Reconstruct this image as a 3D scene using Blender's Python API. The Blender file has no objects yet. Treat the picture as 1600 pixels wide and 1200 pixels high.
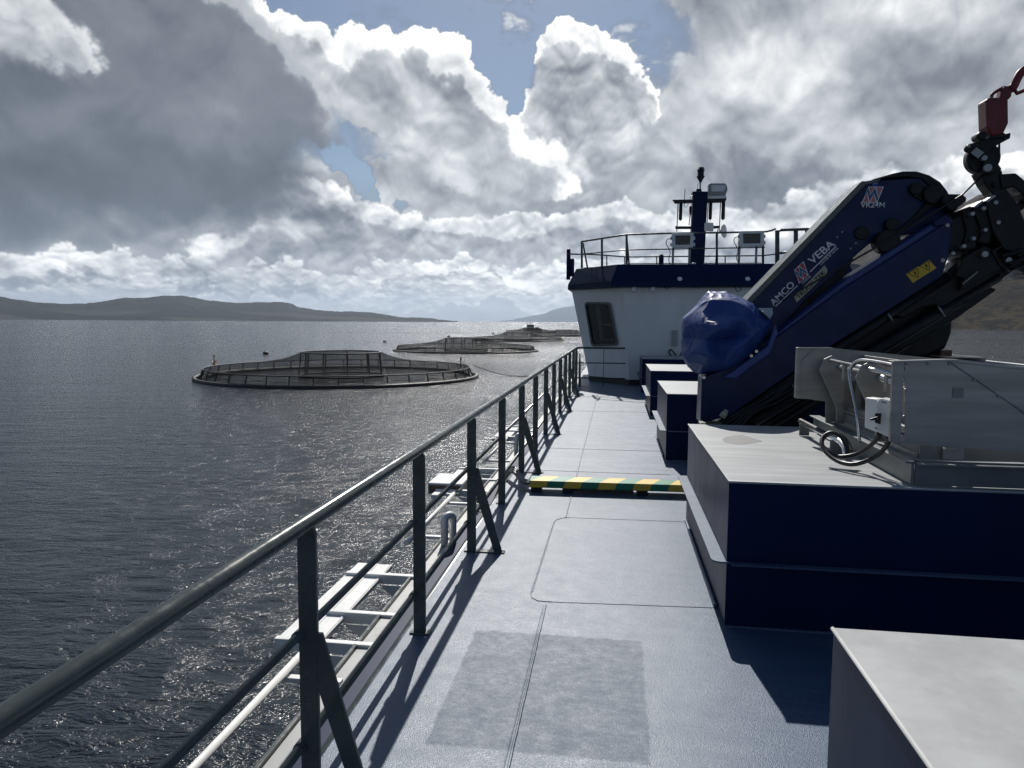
import bpy, bmesh, math, random
import numpy as np
from mathutils import Vector, Matrix, noise as mnoise
R = math.radians
random.seed(7)
scene = bpy.context.scene
C = scene.collection

# ------------------------------------------------------------------ camera
FOC, EYE = 1110.0, 1.62
PITCH, YAW, ROLL = math.atan(97.8 / FOC), R(8.293), 0.0065
cam_data = bpy.data.cameras.new('camera')
cam_data.sensor_width = 36.0
cam_data.lens = 36.0 * FOC / 1600.0
cam_data.clip_start = 0.05
cam_data.clip_end = 90000
cam = bpy.data.objects.new('camera', cam_data)
cam.location = (0, 0, EYE)
cam.rotation_euler = (Matrix.Rotation(YAW, 3, 'Z') @ Matrix.Rotation(math.pi / 2 - PITCH, 3, 'X') @ Matrix.Rotation(ROLL, 3, 'Z')).to_euler()
C.objects.link(cam)
scene.camera = cam

# ------------------------------------------------------------------ sun, world, exposure
SUN_ELEV = R(41.0)
SUN_AZ = R(7.4)            # degrees left (counter-clockwise) of the deck axis +Y
SUN_DIR = Vector((-math.sin(SUN_AZ) * math.cos(SUN_ELEV), math.cos(SUN_AZ) * math.cos(SUN_ELEV), math.sin(SUN_ELEV)))
sd = bpy.data.lights.new('sun', 'SUN')
sd.energy = 4.0
sd.angle = R(0.55)
sd.color = (1.0, 0.965, 0.91)
sun = bpy.data.objects.new('sun', sd)
sun.rotation_euler = SUN_DIR.to_track_quat('Z', 'Y').to_euler()
sun.location = (0, 0, 60)
C.objects.link(sun)
scene.view_settings.view_transform = 'Standard'
scene.view_settings.look = 'None'
scene.view_settings.exposure = 0.20
scene.view_settings.gamma = 1.0
scene.render.engine = 'CYCLES'
scene.cycles.max_bounces = 6
scene.cycles.transparent_max_bounces = 16
scene.cycles.use_denoising = True
scene.cycles.sample_clamp_direct = 30.0
scene.cycles.sample_clamp_indirect = 1.5
scene.cycles.denoising_input_passes = 'RGB_ALBEDO_NORMAL'
scene.cycles.denoising_prefilter = 'NONE'
scene.cycles.denoising_quality = 'HIGH'


class NT:
    """tiny helper for building node trees"""
    def __init__(self, tree):
        self.t = tree
        tree.nodes.clear()

    def n(self, kind, **kw):
        nd = self.t.nodes.new(kind)
        ins = kw.pop('ins', {})
        for k, v in kw.items():
            setattr(nd, k, v)
        for k, v in ins.items():
            self.put(nd, k, v)
        return nd

    def put(self, nd, k, v):
        s = nd.inputs[k]
        if isinstance(v, bpy.types.NodeSocket):
            self.t.links.new(v, s)
        elif v is not None:
            s.default_value = v

    def m(self, op, a, b=None, c=None, clamp=False):
        nd = self.t.nodes.new('ShaderNodeMath')
        nd.operation = op
        nd.use_clamp = clamp
        self.put(nd, 0, a)
        if b is not None: self.put(nd, 1, b)
        if c is not None: self.put(nd, 2, c)
        return nd.outputs[0]

    def vm(self, op, a, b=None, s=None):
        nd = self.t.nodes.new('ShaderNodeVectorMath')
        nd.operation = op
        self.put(nd, 0, a)
        if b is not None: self.put(nd, 1, b)
        if s is not None: self.put(nd, 'Scale', s)
        return nd.outputs['Value'] if op in ('LENGTH', 'DOT_PRODUCT', 'DISTANCE') else nd.outputs[0]

    def mr(self, v, a, b, c=0.0, d=1.0, smooth=True):
        nd = self.t.nodes.new('ShaderNodeMapRange')
        nd.interpolation_type = 'SMOOTHSTEP' if smooth else 'LINEAR'
        self.put(nd, 0, v)
        for i, x in enumerate((a, b, c, d)): self.put(nd, i + 1, x)
        return nd.outputs[0]

    def noise(self, vec, scale, detail=4, rough=0.5, lac=2.0, dist=0.0, color=False, dims='3D'):
        nd = self.t.nodes.new('ShaderNodeTexNoise')
        nd.noise_dimensions = dims
        self.put(nd, 'Vector', vec)
        self.put(nd, 'Scale', scale); self.put(nd, 'Detail', detail)
        self.put(nd, 'Roughness', rough); self.put(nd, 'Lacunarity', lac); self.put(nd, 'Distortion', dist)
        return nd.outputs['Color' if color else 'Fac']

    def mixc(self, f, a, b, mode='MIX'):
        nd = self.t.nodes.new('ShaderNodeMix')
        nd.data_type = 'RGBA'
        nd.blend_type = mode
        for i, v in ((0, f), (6, a), (7, b)):
            s = nd.inputs[i]
            if isinstance(v, bpy.types.NodeSocket): self.t.links.new(v, s)
            elif isinstance(v, (int, float)): s.default_value = v
            else: s.default_value = (*v[:3], 1)
        return nd.outputs[2]


def img_ray(px, py):
    cp, sp, cy, sy = math.cos(PITCH), math.sin(PITCH), math.cos(YAW), math.sin(YAW)
    f = Vector((-sy * cp, cy * cp, -sp)); r = Vector((cy, sy, 0)); u = Vector((-sy * sp, cy * sp, cp))
    a, b = (px - 800) / FOC, (600 - py) / FOC
    a, b = a * math.cos(ROLL) - b * math.sin(ROLL), a * math.sin(ROLL) + b * math.cos(ROLL)
    return f + r * a + u * b


def sky_uv(px, py):
    d = img_ray(px, py).normalized()
    x = d.x * math.cos(YAW) + d.y * math.sin(YAW)
    y = -d.x * math.sin(YAW) + d.y * math.cos(YAW)
    return math.atan2(x, y), math.asin(d.z)


world = bpy.data.worlds.new('World')
scene.world = world
world.use_nodes = True
W = NT(world.node_tree)


def sky_fields(U, E, to_uv, px_scale=1110.0):
    """cloud colour and cover for arrays of azimuth U and elevation E (radians)"""
    rng = np.random.RandomState(11)
    ang = rng.rand(256, 256).astype(np.float32) * 2 * np.pi
    GX, GY = np.cos(ang), np.sin(ang)

    def perlin(x, y):
        xi = np.floor(x); yi = np.floor(y)
        fx = (x - xi).astype(np.float32); fy = (y - yi).astype(np.float32)
        xi = xi.astype(np.int32) & 255; yi = yi.astype(np.int32) & 255
        x1 = (xi + 1) & 255; y1 = (yi + 1) & 255
        def g(a, b, dx, dy): return GX[a, b] * dx + GY[a, b] * dy
        u = fx * fx * fx * (fx * (fx * 6 - 15) + 10); v = fy * fy * fy * (fy * (fy * 6 - 15) + 10)
        n0 = g(xi, yi, fx, fy); n1 = g(x1, yi, fx - 1, fy)
        n2 = g(xi, y1, fx, fy - 1); n3 = g(x1, y1, fx - 1, fy - 1)
        a = n0 + u * (n1 - n0); b = n2 + u * (n3 - n2)
        return (a + v * (b - a)) * 1.5

    def fbm(x, y, octs, gain=0.5, seed=0.0):
        s = 0; a = 1.0; t = 0
        for o in range(octs):
            s = s + a * perlin(x + seed + 17.3 * o, y - seed + 9.1 * o); t += a
            a *= gain; x = x * 2.03; y = y * 2.03
        return s / t

    def puff(x, y, octs, gain=0.5, seed=0.0):     # round billows with creases between
        s = 0; a = 1.0; t = 0
        for o in range(octs):
            s = s + a * (2.2 * np.abs(perlin(x + seed + 31.7 * o, y + seed - 5.3 * o)) - 0.5); t += a
            a *= gain; x = x * 2.1; y = y * 2.1
        return s / t

    def sm(v, a, b):
        t = np.clip((v - a) / (b - a), 0, 1)
        return t * t * (3 - 2 * t)

    def blobs(lst, u, v):
        acc = np.zeros_like(u)
        for (px, py, rx, ry, an, w) in lst:
            u0, v0 = to_uv(px, py)
            c, s = math.cos(math.radians(an)), math.sin(math.radians(an))
            du, dv = (u - u0) * px_scale, (v - v0) * px_scale
            a = (du * c + dv * s) / rx; b = (-du * s + dv * c) / ry
            acc += w * (1 - sm(np.sqrt(a * a + b * b), 0.0, 1.0))
        return acc

    Ep = np.maximum(E, 0)
    wx = 0.055 * fbm(U * 6, E * 6, 3, seed=1.5) + 0.030 * fbm(U * 24, E * 24, 5, 0.6, seed=4.2)
    wy = 0.055 * fbm(U * 6, E * 6, 3, seed=7.7) + 0.030 * fbm(U * 24, E * 24, 5, 0.6, seed=9.9)
    rgbb = 0.16 * np.ones_like(U)      # brightness of what is drawn so far
    cover = np.zeros_like(U)
    wispn = fbm(U * 9, E * 26, 6, 0.62, seed=20.0)
    cover = np.maximum(cover, 0.85 * sm(wispn + blobs(WISPS, U + wx, E + wy), 0.16, 0.75))
    rgbb = 0.16 + 0.62 * sm(cover, 0.0, 0.7)
    lowfill = 1 - sm(E, 0.10, 0.20)
    rgbb = rgbb * (1 - lowfill) + lowfill * (0.56 + 0.25 * fbm(U * 12, E * 40, 6, 0.55, seed=60.0))
    cover = np.maximum(cover, lowfill)
    gaps = blobs(GAPS, U + wx * 0.8, E + wy * 0.8)
    for (lst, base, top, rim, relief, nsc, flat, edge, seed) in LAYERS:
        def D(du, de):
            u = U + du; e = E + de
            x, y = u * nsc + seed, e * nsc * flat - seed
            dx = 0.25 * fbm(x * 0.9, y * 0.9, 3, seed=3.3); dy = 0.25 * fbm(x * 0.9, y * 0.9, 3, seed=8.8)
            bil = 0.62 * fbm(x * 0.6 + dx, y * 0.6 + dy, 5, 0.5, seed=2.0) + 0.70 * puff(x * 0.9 + dx, y * 0.9 + dy, 6, 0.46, seed=5.0)
            return bil
        B = blobs(lst, U + wx * 0.8, E + wy * 0.8) - gaps
        k = 1.0 / nsc
        n0 = D(0, 0)
        n1 = D(0.001, 0.10 * k); n2 = D(0.004, 0.32 * k); n3 = D(0.008, 0.85 * k)
        e1 = blobs(lst, U + wx * 0.8 + 0.006, E + wy * 0.8 + 0.030)
        amp = 0.13 if nsc < 10.5 else (0.17 if nsc < 18 else 0.34)
        d0 = B - 0.36 + amp * n0
        under = sm(e1 - B, -0.02, 0.10)                 # facing away from the sun: ragged and soft
        alpha = sm(d0, 0.0, edge + under * (0.30 + edge))
        dsun = np.clip(e1 - 0.36 + amp * 1.2 * n2, 0, 3)
        lit = np.exp(-dsun / 0.10) * rim
        shade = (n0 - n1) * 0.55 + (n0 - n2) * 0.42 + (n0 - n3) * 0.22
        thickn = np.clip(d0, 0, 1.2)
        br = base + (top - base) * np.exp(-thickn / 0.22) * (1 - 0.8 * under) + lit * (1 - under) + relief * shade * 0.62 - 0.06 * relief * n0
        mid = fbm(U * 6 + wx, E * 9 + wy, 6, 0.55, seed=12.0 + seed)
        br = br + (0.14 + 0.16 * relief) * mid
        br = br + blobs(LIGHT, U + wx, E + wy)
        rgbb = rgbb * (1 - alpha) + np.clip(br, 0.02, 1.15) * alpha
        cover = cover * (1 - alpha) + alpha
    b = np.clip(rgbb, 0, 1.15)
    xs = [0.0, 0.20, 0.38, 0.55, 0.75, 0.95, 1.15]
    cols = [(0.058, 0.068, 0.088), (0.100, 0.117, 0.146), (0.185, 0.204, 0.238), (0.34, 0.358, 0.39), (0.60, 0.62, 0.64), (0.95, 0.95, 0.94), (1.25, 1.25, 1.22)]
    rgb = [np.interp(b, xs, [c[i] for c in cols]).astype(np.float32) for i in range(3)]
    hz = (1 - sm(E, 0.0, 0.06)) * 0.5
    for i, h in enumerate((0.37, 0.39, 0.405)): rgb[i] = rgb[i] * (1 - hz) + h * hz
    return rgb, cover.astype(np.float32)


# blobs: x, y, rx, ry, angle, weight
GAPS = [(548, 258, 56, 34, -38, 2.6), (575, 285, 26, 22, -38, 1.8), (640, 306, 32, 15, 0, 2.0)]
WISPS = [(770, 20, 100, 45, -5, 0.75), (1010, 40, 60, 50, -40, 0.35)]
# blobs, interior brightness, thin-part brightness, sunward rim, relief, noise scale, flattening, edge, seed
LAYERS = [
    # high bright cloud filling the right and the back
    ([(1330, 120, 420, 330, 0, 1.6), (1130, 250, 240, 200, 0, 1.0), (1600, -200, 500, 300, 0, 1.4), (1150, -60, 120, 120, 0, 0.8), (1120, 80, 90, 150, 0, 0.7), (200, -420, 500, 200, 0, 1.2),
      (2100, 200, 700, 500, 0, 1.5), (-600, 200, 700, 500, 0, 1.5), (2600, 200, 700, 500, 0, 1.5)], 0.60, 0.92, 0.24, 0.72, 8.0, 1.0, 0.40, 3.0),
    # middle curtain behind the cumulus
    ([(820, 330, 520, 210, 0, 1.6), (1250, 360, 420, 170, 0, 1.4), (300, 360, 600, 160, 0, 1.4), (600, 170, 150, 60, 0, 0.7), (1700, 380, 500, 200, 0, 1.4), (-400, 380, 600, 200, 0, 1.4)], 0.52, 0.74, 0.12, 0.75, 9.0, 1.05, 0.45, 9.0),
    # cumulus tower
    ([(900, 120, 95, 120, 8, 1.5), (960, 135, 75, 110, -8, 1.3), (880, 62, 55, 50, 0, 0.9), (955, 75, 60, 45, 0, 0.8), (880, 230, 170, 120, 0, 1.3), (780, 240, 120, 90, 0, 1.0)], 0.60, 0.92, 0.24, 0.80, 14.0, 1.0, 0.10, 14.0),
    # cumulus bank left of the tower, running down to the right
    ([(500, 100, 180, 95, -12, 1.4), (660, 140, 170, 90, -12, 1.4), (740, 165, 120, 75, -20, 1.1), (640, 230, 200, 60, 0, 0.8), (790, 260, 160, 90, -10, 1.2), (440, 60, 100, 60, 0, 0.9), (690, 90, 70, 40, -10, 0.5)], 0.60, 0.88, 0.28, 0.72, 11.0, 1.0, 0.14, 19.0),
    # lower bank of small cumulus
    ([(480, 330, 150, 75, 0, 1.2), (600, 360, 170, 70, 0, 1.3), (760, 380, 220, 70, 0, 1.4), (950, 370, 180, 80, 0, 1.2), (1150, 380, 260, 90, 0, 1.3), (430, 390, 200, 60, 0, 1.0), (1500, 330, 260, 110, 0, 1.2)], 0.50, 0.78, 0.24, 0.9, 16.0, 1.15, 0.16, 27.0),
    # heavy dark cloud over the left
    ([(150, 180, 430, 220, 0, 1.7), (360, 140, 200, 130, -15, 1.2), (-250, 200, 500, 260, 0, 1.5), (330, 265, 200, 90, -20, 1.1), (300, 40, 220, 80, -12, 0.9), (460, 200, 100, 60, -10, 0.5)], 0.29, 0.60, 0.26, 0.34, 7.0, 1.0, 0.45, 33.0),
    # bright scrap in its corner
    ([(30, 60, 120, 80, -20, 1.25), (-80, 30, 160, 90, 0, 1.0), (80, 95, 50, 30, 0, 0.5)], 0.70, 0.90, 0.10, 0.6, 12.0, 1.0, 0.35, 37.0),
    # rows sinking to the horizon
    ([(100, 425, 460, 50, 0, 0.75), (520, 432, 330, 46, 0, 0.75), (900, 437, 300, 46, 0, 0.7), (1300, 440, 400, 44, 0, 0.7), (1800, 430, 500, 50, 0, 0.8), (-500, 430, 500, 50, 0, 0.8)], 0.40, 0.68, 0.28, 0.8, 30.0, 1.7, 0.14, 43.0),
    ([(250, 466, 600, 34, 0, 0.75), (800, 468, 500, 32, 0, 0.75), (1400, 466, 600, 34, 0, 0.75), (2200, 466, 600, 34, 0, 0.75)], 0.44, 0.66, 0.22, 0.7, 48.0, 2.4, 0.18, 51.0),
]
LIGHT = [(800, 430, 420, 110, 0, 0.08), (700, 200, 300, 160, 0, 0.06), (-1100, 150, 900, 600, 0, -0.30), (300, 120, 280, 110, -10, 0.10), (60, 230, 160, 60, 0, 0.05), (380, 290, 220, 90, -15, -0.10), (150, 310, 300, 60, -5, -0.10), (1500, 130, 260, 110, 0, -0.16), (1270, 290, 180, 90, 0, -0.14), (1180, 90, 150, 90, 0, 0.16), (1380, 30, 150, 60, 0, 0.10),
         (850, 300, 200, 60, 0, 0.04), (100, 420, 220, 40, 0, 0.12), (640, 320, 200, 60, 0, 0.10), (820, 470, 260, 40, 0, 0.12), (1560, 270, 160, 80, 0, 0.12), (900, -700, 700, 450, 0, 0.35)]
def bake_sky(name, u0, u1, e0, e1, w, h):
    uu = np.linspace(u0, u1, w, dtype=np.float32)
    ee = np.linspace(e0, e1, h, dtype=np.float32)
    U, E = np.meshgrid(uu, ee)
    rgb, cov = sky_fields(U, E, sky_uv)
    img = bpy.data.images.new(name, w, h, alpha=True, float_buffer=True)
    img.colorspace_settings.name = 'Non-Color'
    img.alpha_mode = 'CHANNEL_PACKED'
    img.pixels.foreach_set(np.stack([rgb[0], rgb[1], rgb[2], cov], -1).astype(np.float32).ravel())
    img.pack()
    return img


def build_sky():
    tc = W.n('ShaderNodeTexCoord').outputs['Generated']
    rot = W.n('ShaderNodeVectorRotate', rotation_type='Z_AXIS', ins={'Vector': tc, 'Angle': -YAW}).outputs[0]
    sp = W.n('ShaderNodeSeparateXYZ', ins={0: W.vm('NORMALIZE', rot)})
    U = W.m('ARCTAN2', sp.outputs[0], sp.outputs[1])
    E = W.m('ARCSINE', sp.outputs[2])
    UM, EM = R(44), R(31)
    front = bake_sky('cloud_field', -UM, UM, 0.0, EM, 1232, 434)
    whole = bake_sky('cloud_field_whole', -math.pi, math.pi, 0.0, math.pi / 2, 800, 200)

    def tex(img, u0, u1, e0, e1):
        v = W.n('ShaderNodeCombineXYZ', ins={0: W.mr(U, u0, u1, 0, 1, False), 1: W.mr(E, e0, e1, 0, 1, False), 2: 0.0}).outputs[0]
        nd = W.n('ShaderNodeTexImage', image=img, interpolation='Cubic', extension='EXTEND')
        W.put(nd, 'Vector', v)
        return nd
    a = tex(front, -UM, UM, 0.0, EM)
    b = tex(whole, -math.pi, math.pi, 0.0, math.pi / 2)
    inner = W.m('MULTIPLY', W.mr(W.m('ABSOLUTE', U), UM - 0.04, UM, 1, 0), W.mr(E, EM - 0.03, EM, 1, 0))
    col = W.mixc(inner, b.outputs['Color'], a.outputs['Color'])
    cov = W.m('ADD', W.m('MULTIPLY', a.outputs['Alpha'], inner), W.m('MULTIPLY', b.outputs['Alpha'], W.m('SUBTRACT', 1.0, inner)))
    sky = W.n('ShaderNodeTexSky', sky_type='NISHITA', sun_disc=False, sun_elevation=SUN_ELEV, sun_rotation=-SUN_AZ,
              air_density=1.0, dust_density=0.4, ozone_density=3.0)
    bg_sky = W.n('ShaderNodeBackground', ins={'Color': sky.outputs[0], 'Strength': SKY_STRENGTH})
    bg_cloud = W.n('ShaderNodeBackground', ins={'Color': col, 'Strength': 1.0})
    mix = W.n('ShaderNodeMixShader')
    W.put(mix, 0, cov)
    W.put(mix, 1, bg_sky.outputs[0]); W.put(mix, 2, bg_cloud.outputs[0])
    out = W.n('ShaderNodeOutputWorld')
    W.put(out, 0, mix.outputs[0])


SKY_STRENGTH = 0.05
build_sky()
world.cycles.sampling_method = 'MANUAL'
world.cycles.sample_map_resolution = 1024

# ------------------------------------------------------------------ object helpers
def at(px, py, Y):
    d = img_ray(px, py); t = Y / d.y
    return Vector((d.x * t, Y, EYE + d.z * t))


def atz(px, py, z):
    d = img_ray(px, py); t = (z - EYE) / d.z
    return Vector((d.x * t, d.y * t, z))


def tag(o, label=None, cat=None, group=None, kind=None):
    if label: o['label'] = label
    if cat: o['category'] = cat
    if group: o['group'] = group
    if kind: o['kind'] = kind
    return o


def thing(name, label, cat, loc=(0, 0, 0), rotz=0.0, group=None):
    o = bpy.data.objects.new(name, None)
    o.location = loc; o.rotation_euler = (0, 0, rotz)
    o.empty_display_size = 0.2
    C.objects.link(o)
    return tag(o, label, cat, group)


class MB:
    """collects shapes and links them as one mesh object"""
    def __init__(self):
        self.bm = bmesh.new()

    def box(self, x0, x1, y0, y1, z0, z1, mat=None):
        vs = [Vector((x, y, z)) for x in (x0, x1) for y in (y0, y1) for z in (z0, z1)]
        if mat: vs = [mat @ v for v in vs]
        v = [self.bm.verts.new(p) for p in vs]
        for f in ((0, 1, 3, 2), (4, 6, 7, 5), (0, 4, 5, 1), (2, 3, 7, 6), (0, 2, 6, 4), (1, 5, 7, 3)):
            self.bm.faces.new([v[i] for i in f])
        return self

    def prism(self, pts, d, smooth=False):
        """pts: outline (3-D, planar), d: extrusion vector"""
        d = Vector(d); pts = [Vector(p) for p in pts]
        n = Vector((0, 0, 0))
        for i in range(len(pts)):
            n += pts[i].cross(pts[(i + 1) % len(pts)])
        if n.dot(d) > 0: pts = pts[::-1]
        a = [self.bm.verts.new(p) for p in pts]; b = [self.bm.verts.new(p + d) for p in pts]
        self.bm.faces.new(a); self.bm.faces.new(b[::-1])
        k = len(pts)
        for i in range(k):
            self.bm.faces.new([a[(i + 1) % k], a[i], b[i], b[(i + 1) % k]])
        return self

    def quad(self, *pts):
        self.bm.faces.new([self.bm.verts.new(Vector(p)) for p in pts]); return self

    def tube(self, path, r, seg=10, cap=True, r2=None):
        path = [Vector(p) for p in path]
        rings = []; up = None
        n = len(path)
        for i, p in enumerate(path):
            t = (path[min(i + 1, n - 1)] - path[max(i - 1, 0)]).normalized()
            if up is None:
                up = Vector((0, 0, 1)) if abs(t.z) < 0.9 else Vector((1, 0, 0))
            s = t.cross(up).normalized(); up = s.cross(t).normalized()
            rr = r if r2 is None else r + (r2 - r) * i / max(1, n - 1)
            if isinstance(r, (list, tuple)): rr = r[i]
            rings.append([self.bm.verts.new(p + (s * math.cos(a) + up * math.sin(a)) * rr) for a in [2 * math.pi * j / seg for j in range(seg)]])
        for i in range(n - 1):
            for j in range(seg):
                f = self.bm.faces.new([rings[i][j], rings[i][(j + 1) % seg], rings[i + 1][(j + 1) % seg], rings[i + 1][j]])
                f.smooth = seg > 6
        if cap:
            self.bm.faces.new(rings[0][::-1]); self.bm.faces.new(rings[-1])
        return self

    def lathe(self, c, axis, prof, seg=20):
        """prof: (distance along axis, radius)"""
        axis = Vector(axis).normalized(); c = Vector(c)
        n0 = len(self.bm.faces)
        self.tube([c + axis * a for a, _ in prof], [max(r, 1e-4) for _, r in prof], seg)
        self.bm.faces.ensure_lookup_table()
        for i in range(len(prof) - 1):
            flat = abs(prof[i + 1][1] - prof[i][1]) > 1.2 * abs(prof[i + 1][0] - prof[i][0])
            for j in range(seg):
                if flat: self.bm.faces[n0 + i * seg + j].smooth = False
        return self

    def build(self, name, mat, parent=None, bevel=0.0, bseg=2, smooth=False):
        bm = self.bm
        bmesh.ops.recalc_face_normals(bm, faces=bm.faces)
        me = bpy.data.meshes.new(name)
        if smooth:
            for f in bm.faces: f.smooth = True
        bm.to_mesh(me); bm.free()
        me.materials.append(mat)
        o = bpy.data.objects.new(name, me)
        C.objects.link(o)
        if parent is not None:
            o.parent = parent
            o.matrix_parent_inverse = parent.matrix_basis.inverted() if parent.type == 'EMPTY' else Matrix.Identity(4)
        if bevel:
            m = o.modifiers.new('bevel', 'BEVEL')
            m.width = bevel; m.segments = bseg; m.limit_method = 'ANGLE'; m.angle_limit = R(35)
            m.harden_normals = False
        return o


def curve_pts(pts, n=8):
    """Catmull-Rom through the points"""
    pts = [Vector(p) for p in pts]
    P = [pts[0] * 2 - pts[1]] + pts + [pts[-1] * 2 - pts[-2]]
    out = []
    for i in range(1, len(P) - 2):
        for k in range(n):
            t = k / n
            a, b, c, d = P[i - 1], P[i], P[i + 1], P[i + 2]
            out.append(0.5 * ((2 * b) + (c - a) * t + (2 * a - 5 * b + 4 * c - d) * t * t + (3 * b - a - 3 * c + d) * t ** 3))
    out.append(pts[-1])
    return out


# ------------------------------------------------------------------ materials
def mat_new(name):
    m = bpy.data.materials.new(name); m.use_nodes = True
    return m, NT(m.node_tree)


def finish(T, base, rough, bump=None, metal=0.0, spec=0.5, bstr=0.3, bdist=0.01, normal=None, coat=0.0, **extra):
    p = T.n('ShaderNodeBsdfPrincipled')
    s = p.inputs['Base Color']
    if isinstance(base, bpy.types.NodeSocket): T.t.links.new(base, s)
    else: s.default_value = (*base, 1)
    T.put(p, 'Roughness', rough); T.put(p, 'Metallic', metal); T.put(p, 'Specular IOR Level', spec)
    if coat: T.put(p, 'Coat Weight', coat); T.put(p, 'Coat Roughness', 0.12)
    for k, v in extra.items(): T.put(p, k.replace('_', ' '), v)
    if bump is not None:
        b = T.n('ShaderNodeBump', ins={'Strength': bstr, 'Distance': bdist, 'Height': bump})
        T.put(p, 'Normal', b.outputs[0])
    if normal is not None: T.put(p, 'Normal', normal)
    o = T.n('ShaderNodeOutputMaterial')
    T.put(o, 0, p.outputs[0])
    return p


def paint(name, col, rough=0.35, var=0.25, dirt=0.15, dirtcol=(0.18, 0.16, 0.13), scale=3.0, grain=0.08, metal=0.0, spec=0.5, streak=(1, 1, 1), bumpd=0.002, coat=0.0, rvar=0.2):
    """worn paint: broad tone changes, fine speckle, streaky grime, uneven gloss"""
    m, T = mat_new(name)
    pos = T.n('ShaderNodeNewGeometry').outputs['Position']
    ps = T.vm('MULTIPLY', pos, streak)
    n1 = T.noise(ps, scale, 6, 0.6)
    n2 = T.noise(pos, scale * 12, 4, 0.6)
    n3 = T.noise(T.vm('ADD', ps, (5.2, 1.3, 8.1)), scale * 2.3, 7, 0.68)
    c = T.mixc(T.mr(n1, 0.3, 0.7), tuple(x * (1 - var) for x in col), tuple(min(1, x * (1 + var)) for x in col))
    c = T.mixc(T.m('MULTIPLY', T.mr(n3, 0.52, 0.74), dirt), c, dirtcol)
    c = T.mixc(T.m('MULTIPLY', T.mr(n2, 0.55, 0.8), grain), c, tuple(min(1, x * 1.8 + 0.05) for x in col))
    r = T.m('ADD', rough - 0.08, T.m('MULTIPLY', T.mr(n3, 0.35, 0.7), rvar))
    h = T.m('ADD', T.m('MULTIPLY', T.noise(pos, 260, 2, 0.5), 0.15), T.m('MULTIPLY', T.noise(pos, 5.0, 3, 0.5), 1.0))
    finish(T, c, r, h, metal, spec, 0.5, bumpd, coat=coat)
    return m


def plain(name, col, rough=0.5, metal=0.0, **kw):
    m, T = mat_new(name)
    pos = T.n('ShaderNodeNewGeometry').outputs['Position']
    n1 = T.noise(pos, 9, 5, 0.6)
    c = T.mixc(n1, tuple(x * 0.8 for x in col), tuple(min(1, x * 1.2) for x in col))
    finish(T, c, T.m('ADD', rough - 0.05, T.m('MULTIPLY', n1, 0.1)), metal=metal, **kw)
    return m


M = {}
M['navy'] = paint('navy_paint', (0.0065, 0.0165, 0.060), 0.50, 0.10, 0.05, (0.012, 0.02, 0.05), 2.5, 0.004, spec=0.12, streak=(1, 1, 0.5), bumpd=0.0004, rvar=0.05)
M['navy_crane'] = paint('navy_crane_paint', (0.0050, 0.0155, 0.072), 0.38, 0.18, 0.12, (0.02, 0.025, 0.04), 3.0, 0.015, spec=0.3, bumpd=0.001)
M['rail'] = paint('dark_green_grey_paint', (0.078, 0.090, 0.084), 0.27, 0.15, 0.08, (0.12, 0.10, 0.08), 5.0, 0.03, spec=0.6, bumpd=0.0004)
M['white'] = paint('white_marine_paint', (0.80, 0.79, 0.76), 0.38, 0.06, 0.18, (0.36, 0.34, 0.30), 1.6, 0.03, streak=(1, 1, 0.25))
M['white_fit'] = paint('white_weathered_fitting', (0.78, 0.78, 0.75), 0.42, 0.05, 0.22, (0.36, 0.32, 0.24), 4.0, 0.05)
M['black'] = plain('black_steel', (0.010, 0.010, 0.012), 0.45)
M['rubber'] = plain('black_rubber', (0.012, 0.012, 0.013), 0.38)
M['crane_black'] = paint('black_crane_paint', (0.006, 0.0065, 0.008), 0.42, 0.3, 0.2, (0.022, 0.020, 0.018), 7.0, 0.03, spec=0.3)
M['chrome'] = plain('bright_steel', (0.62, 0.62, 0.62), 0.25, 1.0)
M['bolt'] = plain('worn_bolt_steel', (0.32, 0.32, 0.33), 0.4, 0.7)
M['red'] = paint('dark_red_paint', (0.15, 0.014, 0.016), 0.42, 0.25, 0.35, (0.03, 0.02, 0.02), 6.0, 0.08)
M['letter'] = plain('pale_lettering', (0.80, 0.82, 0.84), 0.5)
M['logo_red'] = plain('logo_red', (0.42, 0.05, 0.06), 0.5)
M['logo_pink'] = plain('faded_logo_red', (0.48, 0.17, 0.18), 0.5)
M['logo_blue'] = plain('logo_blue', (0.02, 0.10, 0.24), 0.5)
M['label_yellow'] = plain('yellow_label', (0.62, 0.42, 0.03), 0.5)
M['cream'] = plain('cream_sticker', (0.46, 0.44, 0.32), 0.5)
M['ink'] = plain('black_ink', (0.01, 0.01, 0.01), 0.5)
M['wood'] = paint('weathered_wood', (0.16, 0.10, 0.06), 0.7, 0.3, 0.2, (0.05, 0.04, 0.03), 8, 0.1, streak=(1, 6, 6))
M['glass'] = plain('dark_window_glass', (0.010, 0.016, 0.020), 0.06)
M['lens'] = plain('lamp_lens', (0.10, 0.105, 0.10), 0.15)
M['grey_box'] = paint('grey_enclosure', (0.34, 0.35, 0.34), 0.5, 0.06, 0.2)
M['orange'] = plain('marker_orange', (0.50, 0.28, 0.05), 0.5)
M['net_pipe'] = plain('black_pen_pipe', (0.011, 0.012, 0.013), 0.6)


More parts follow.
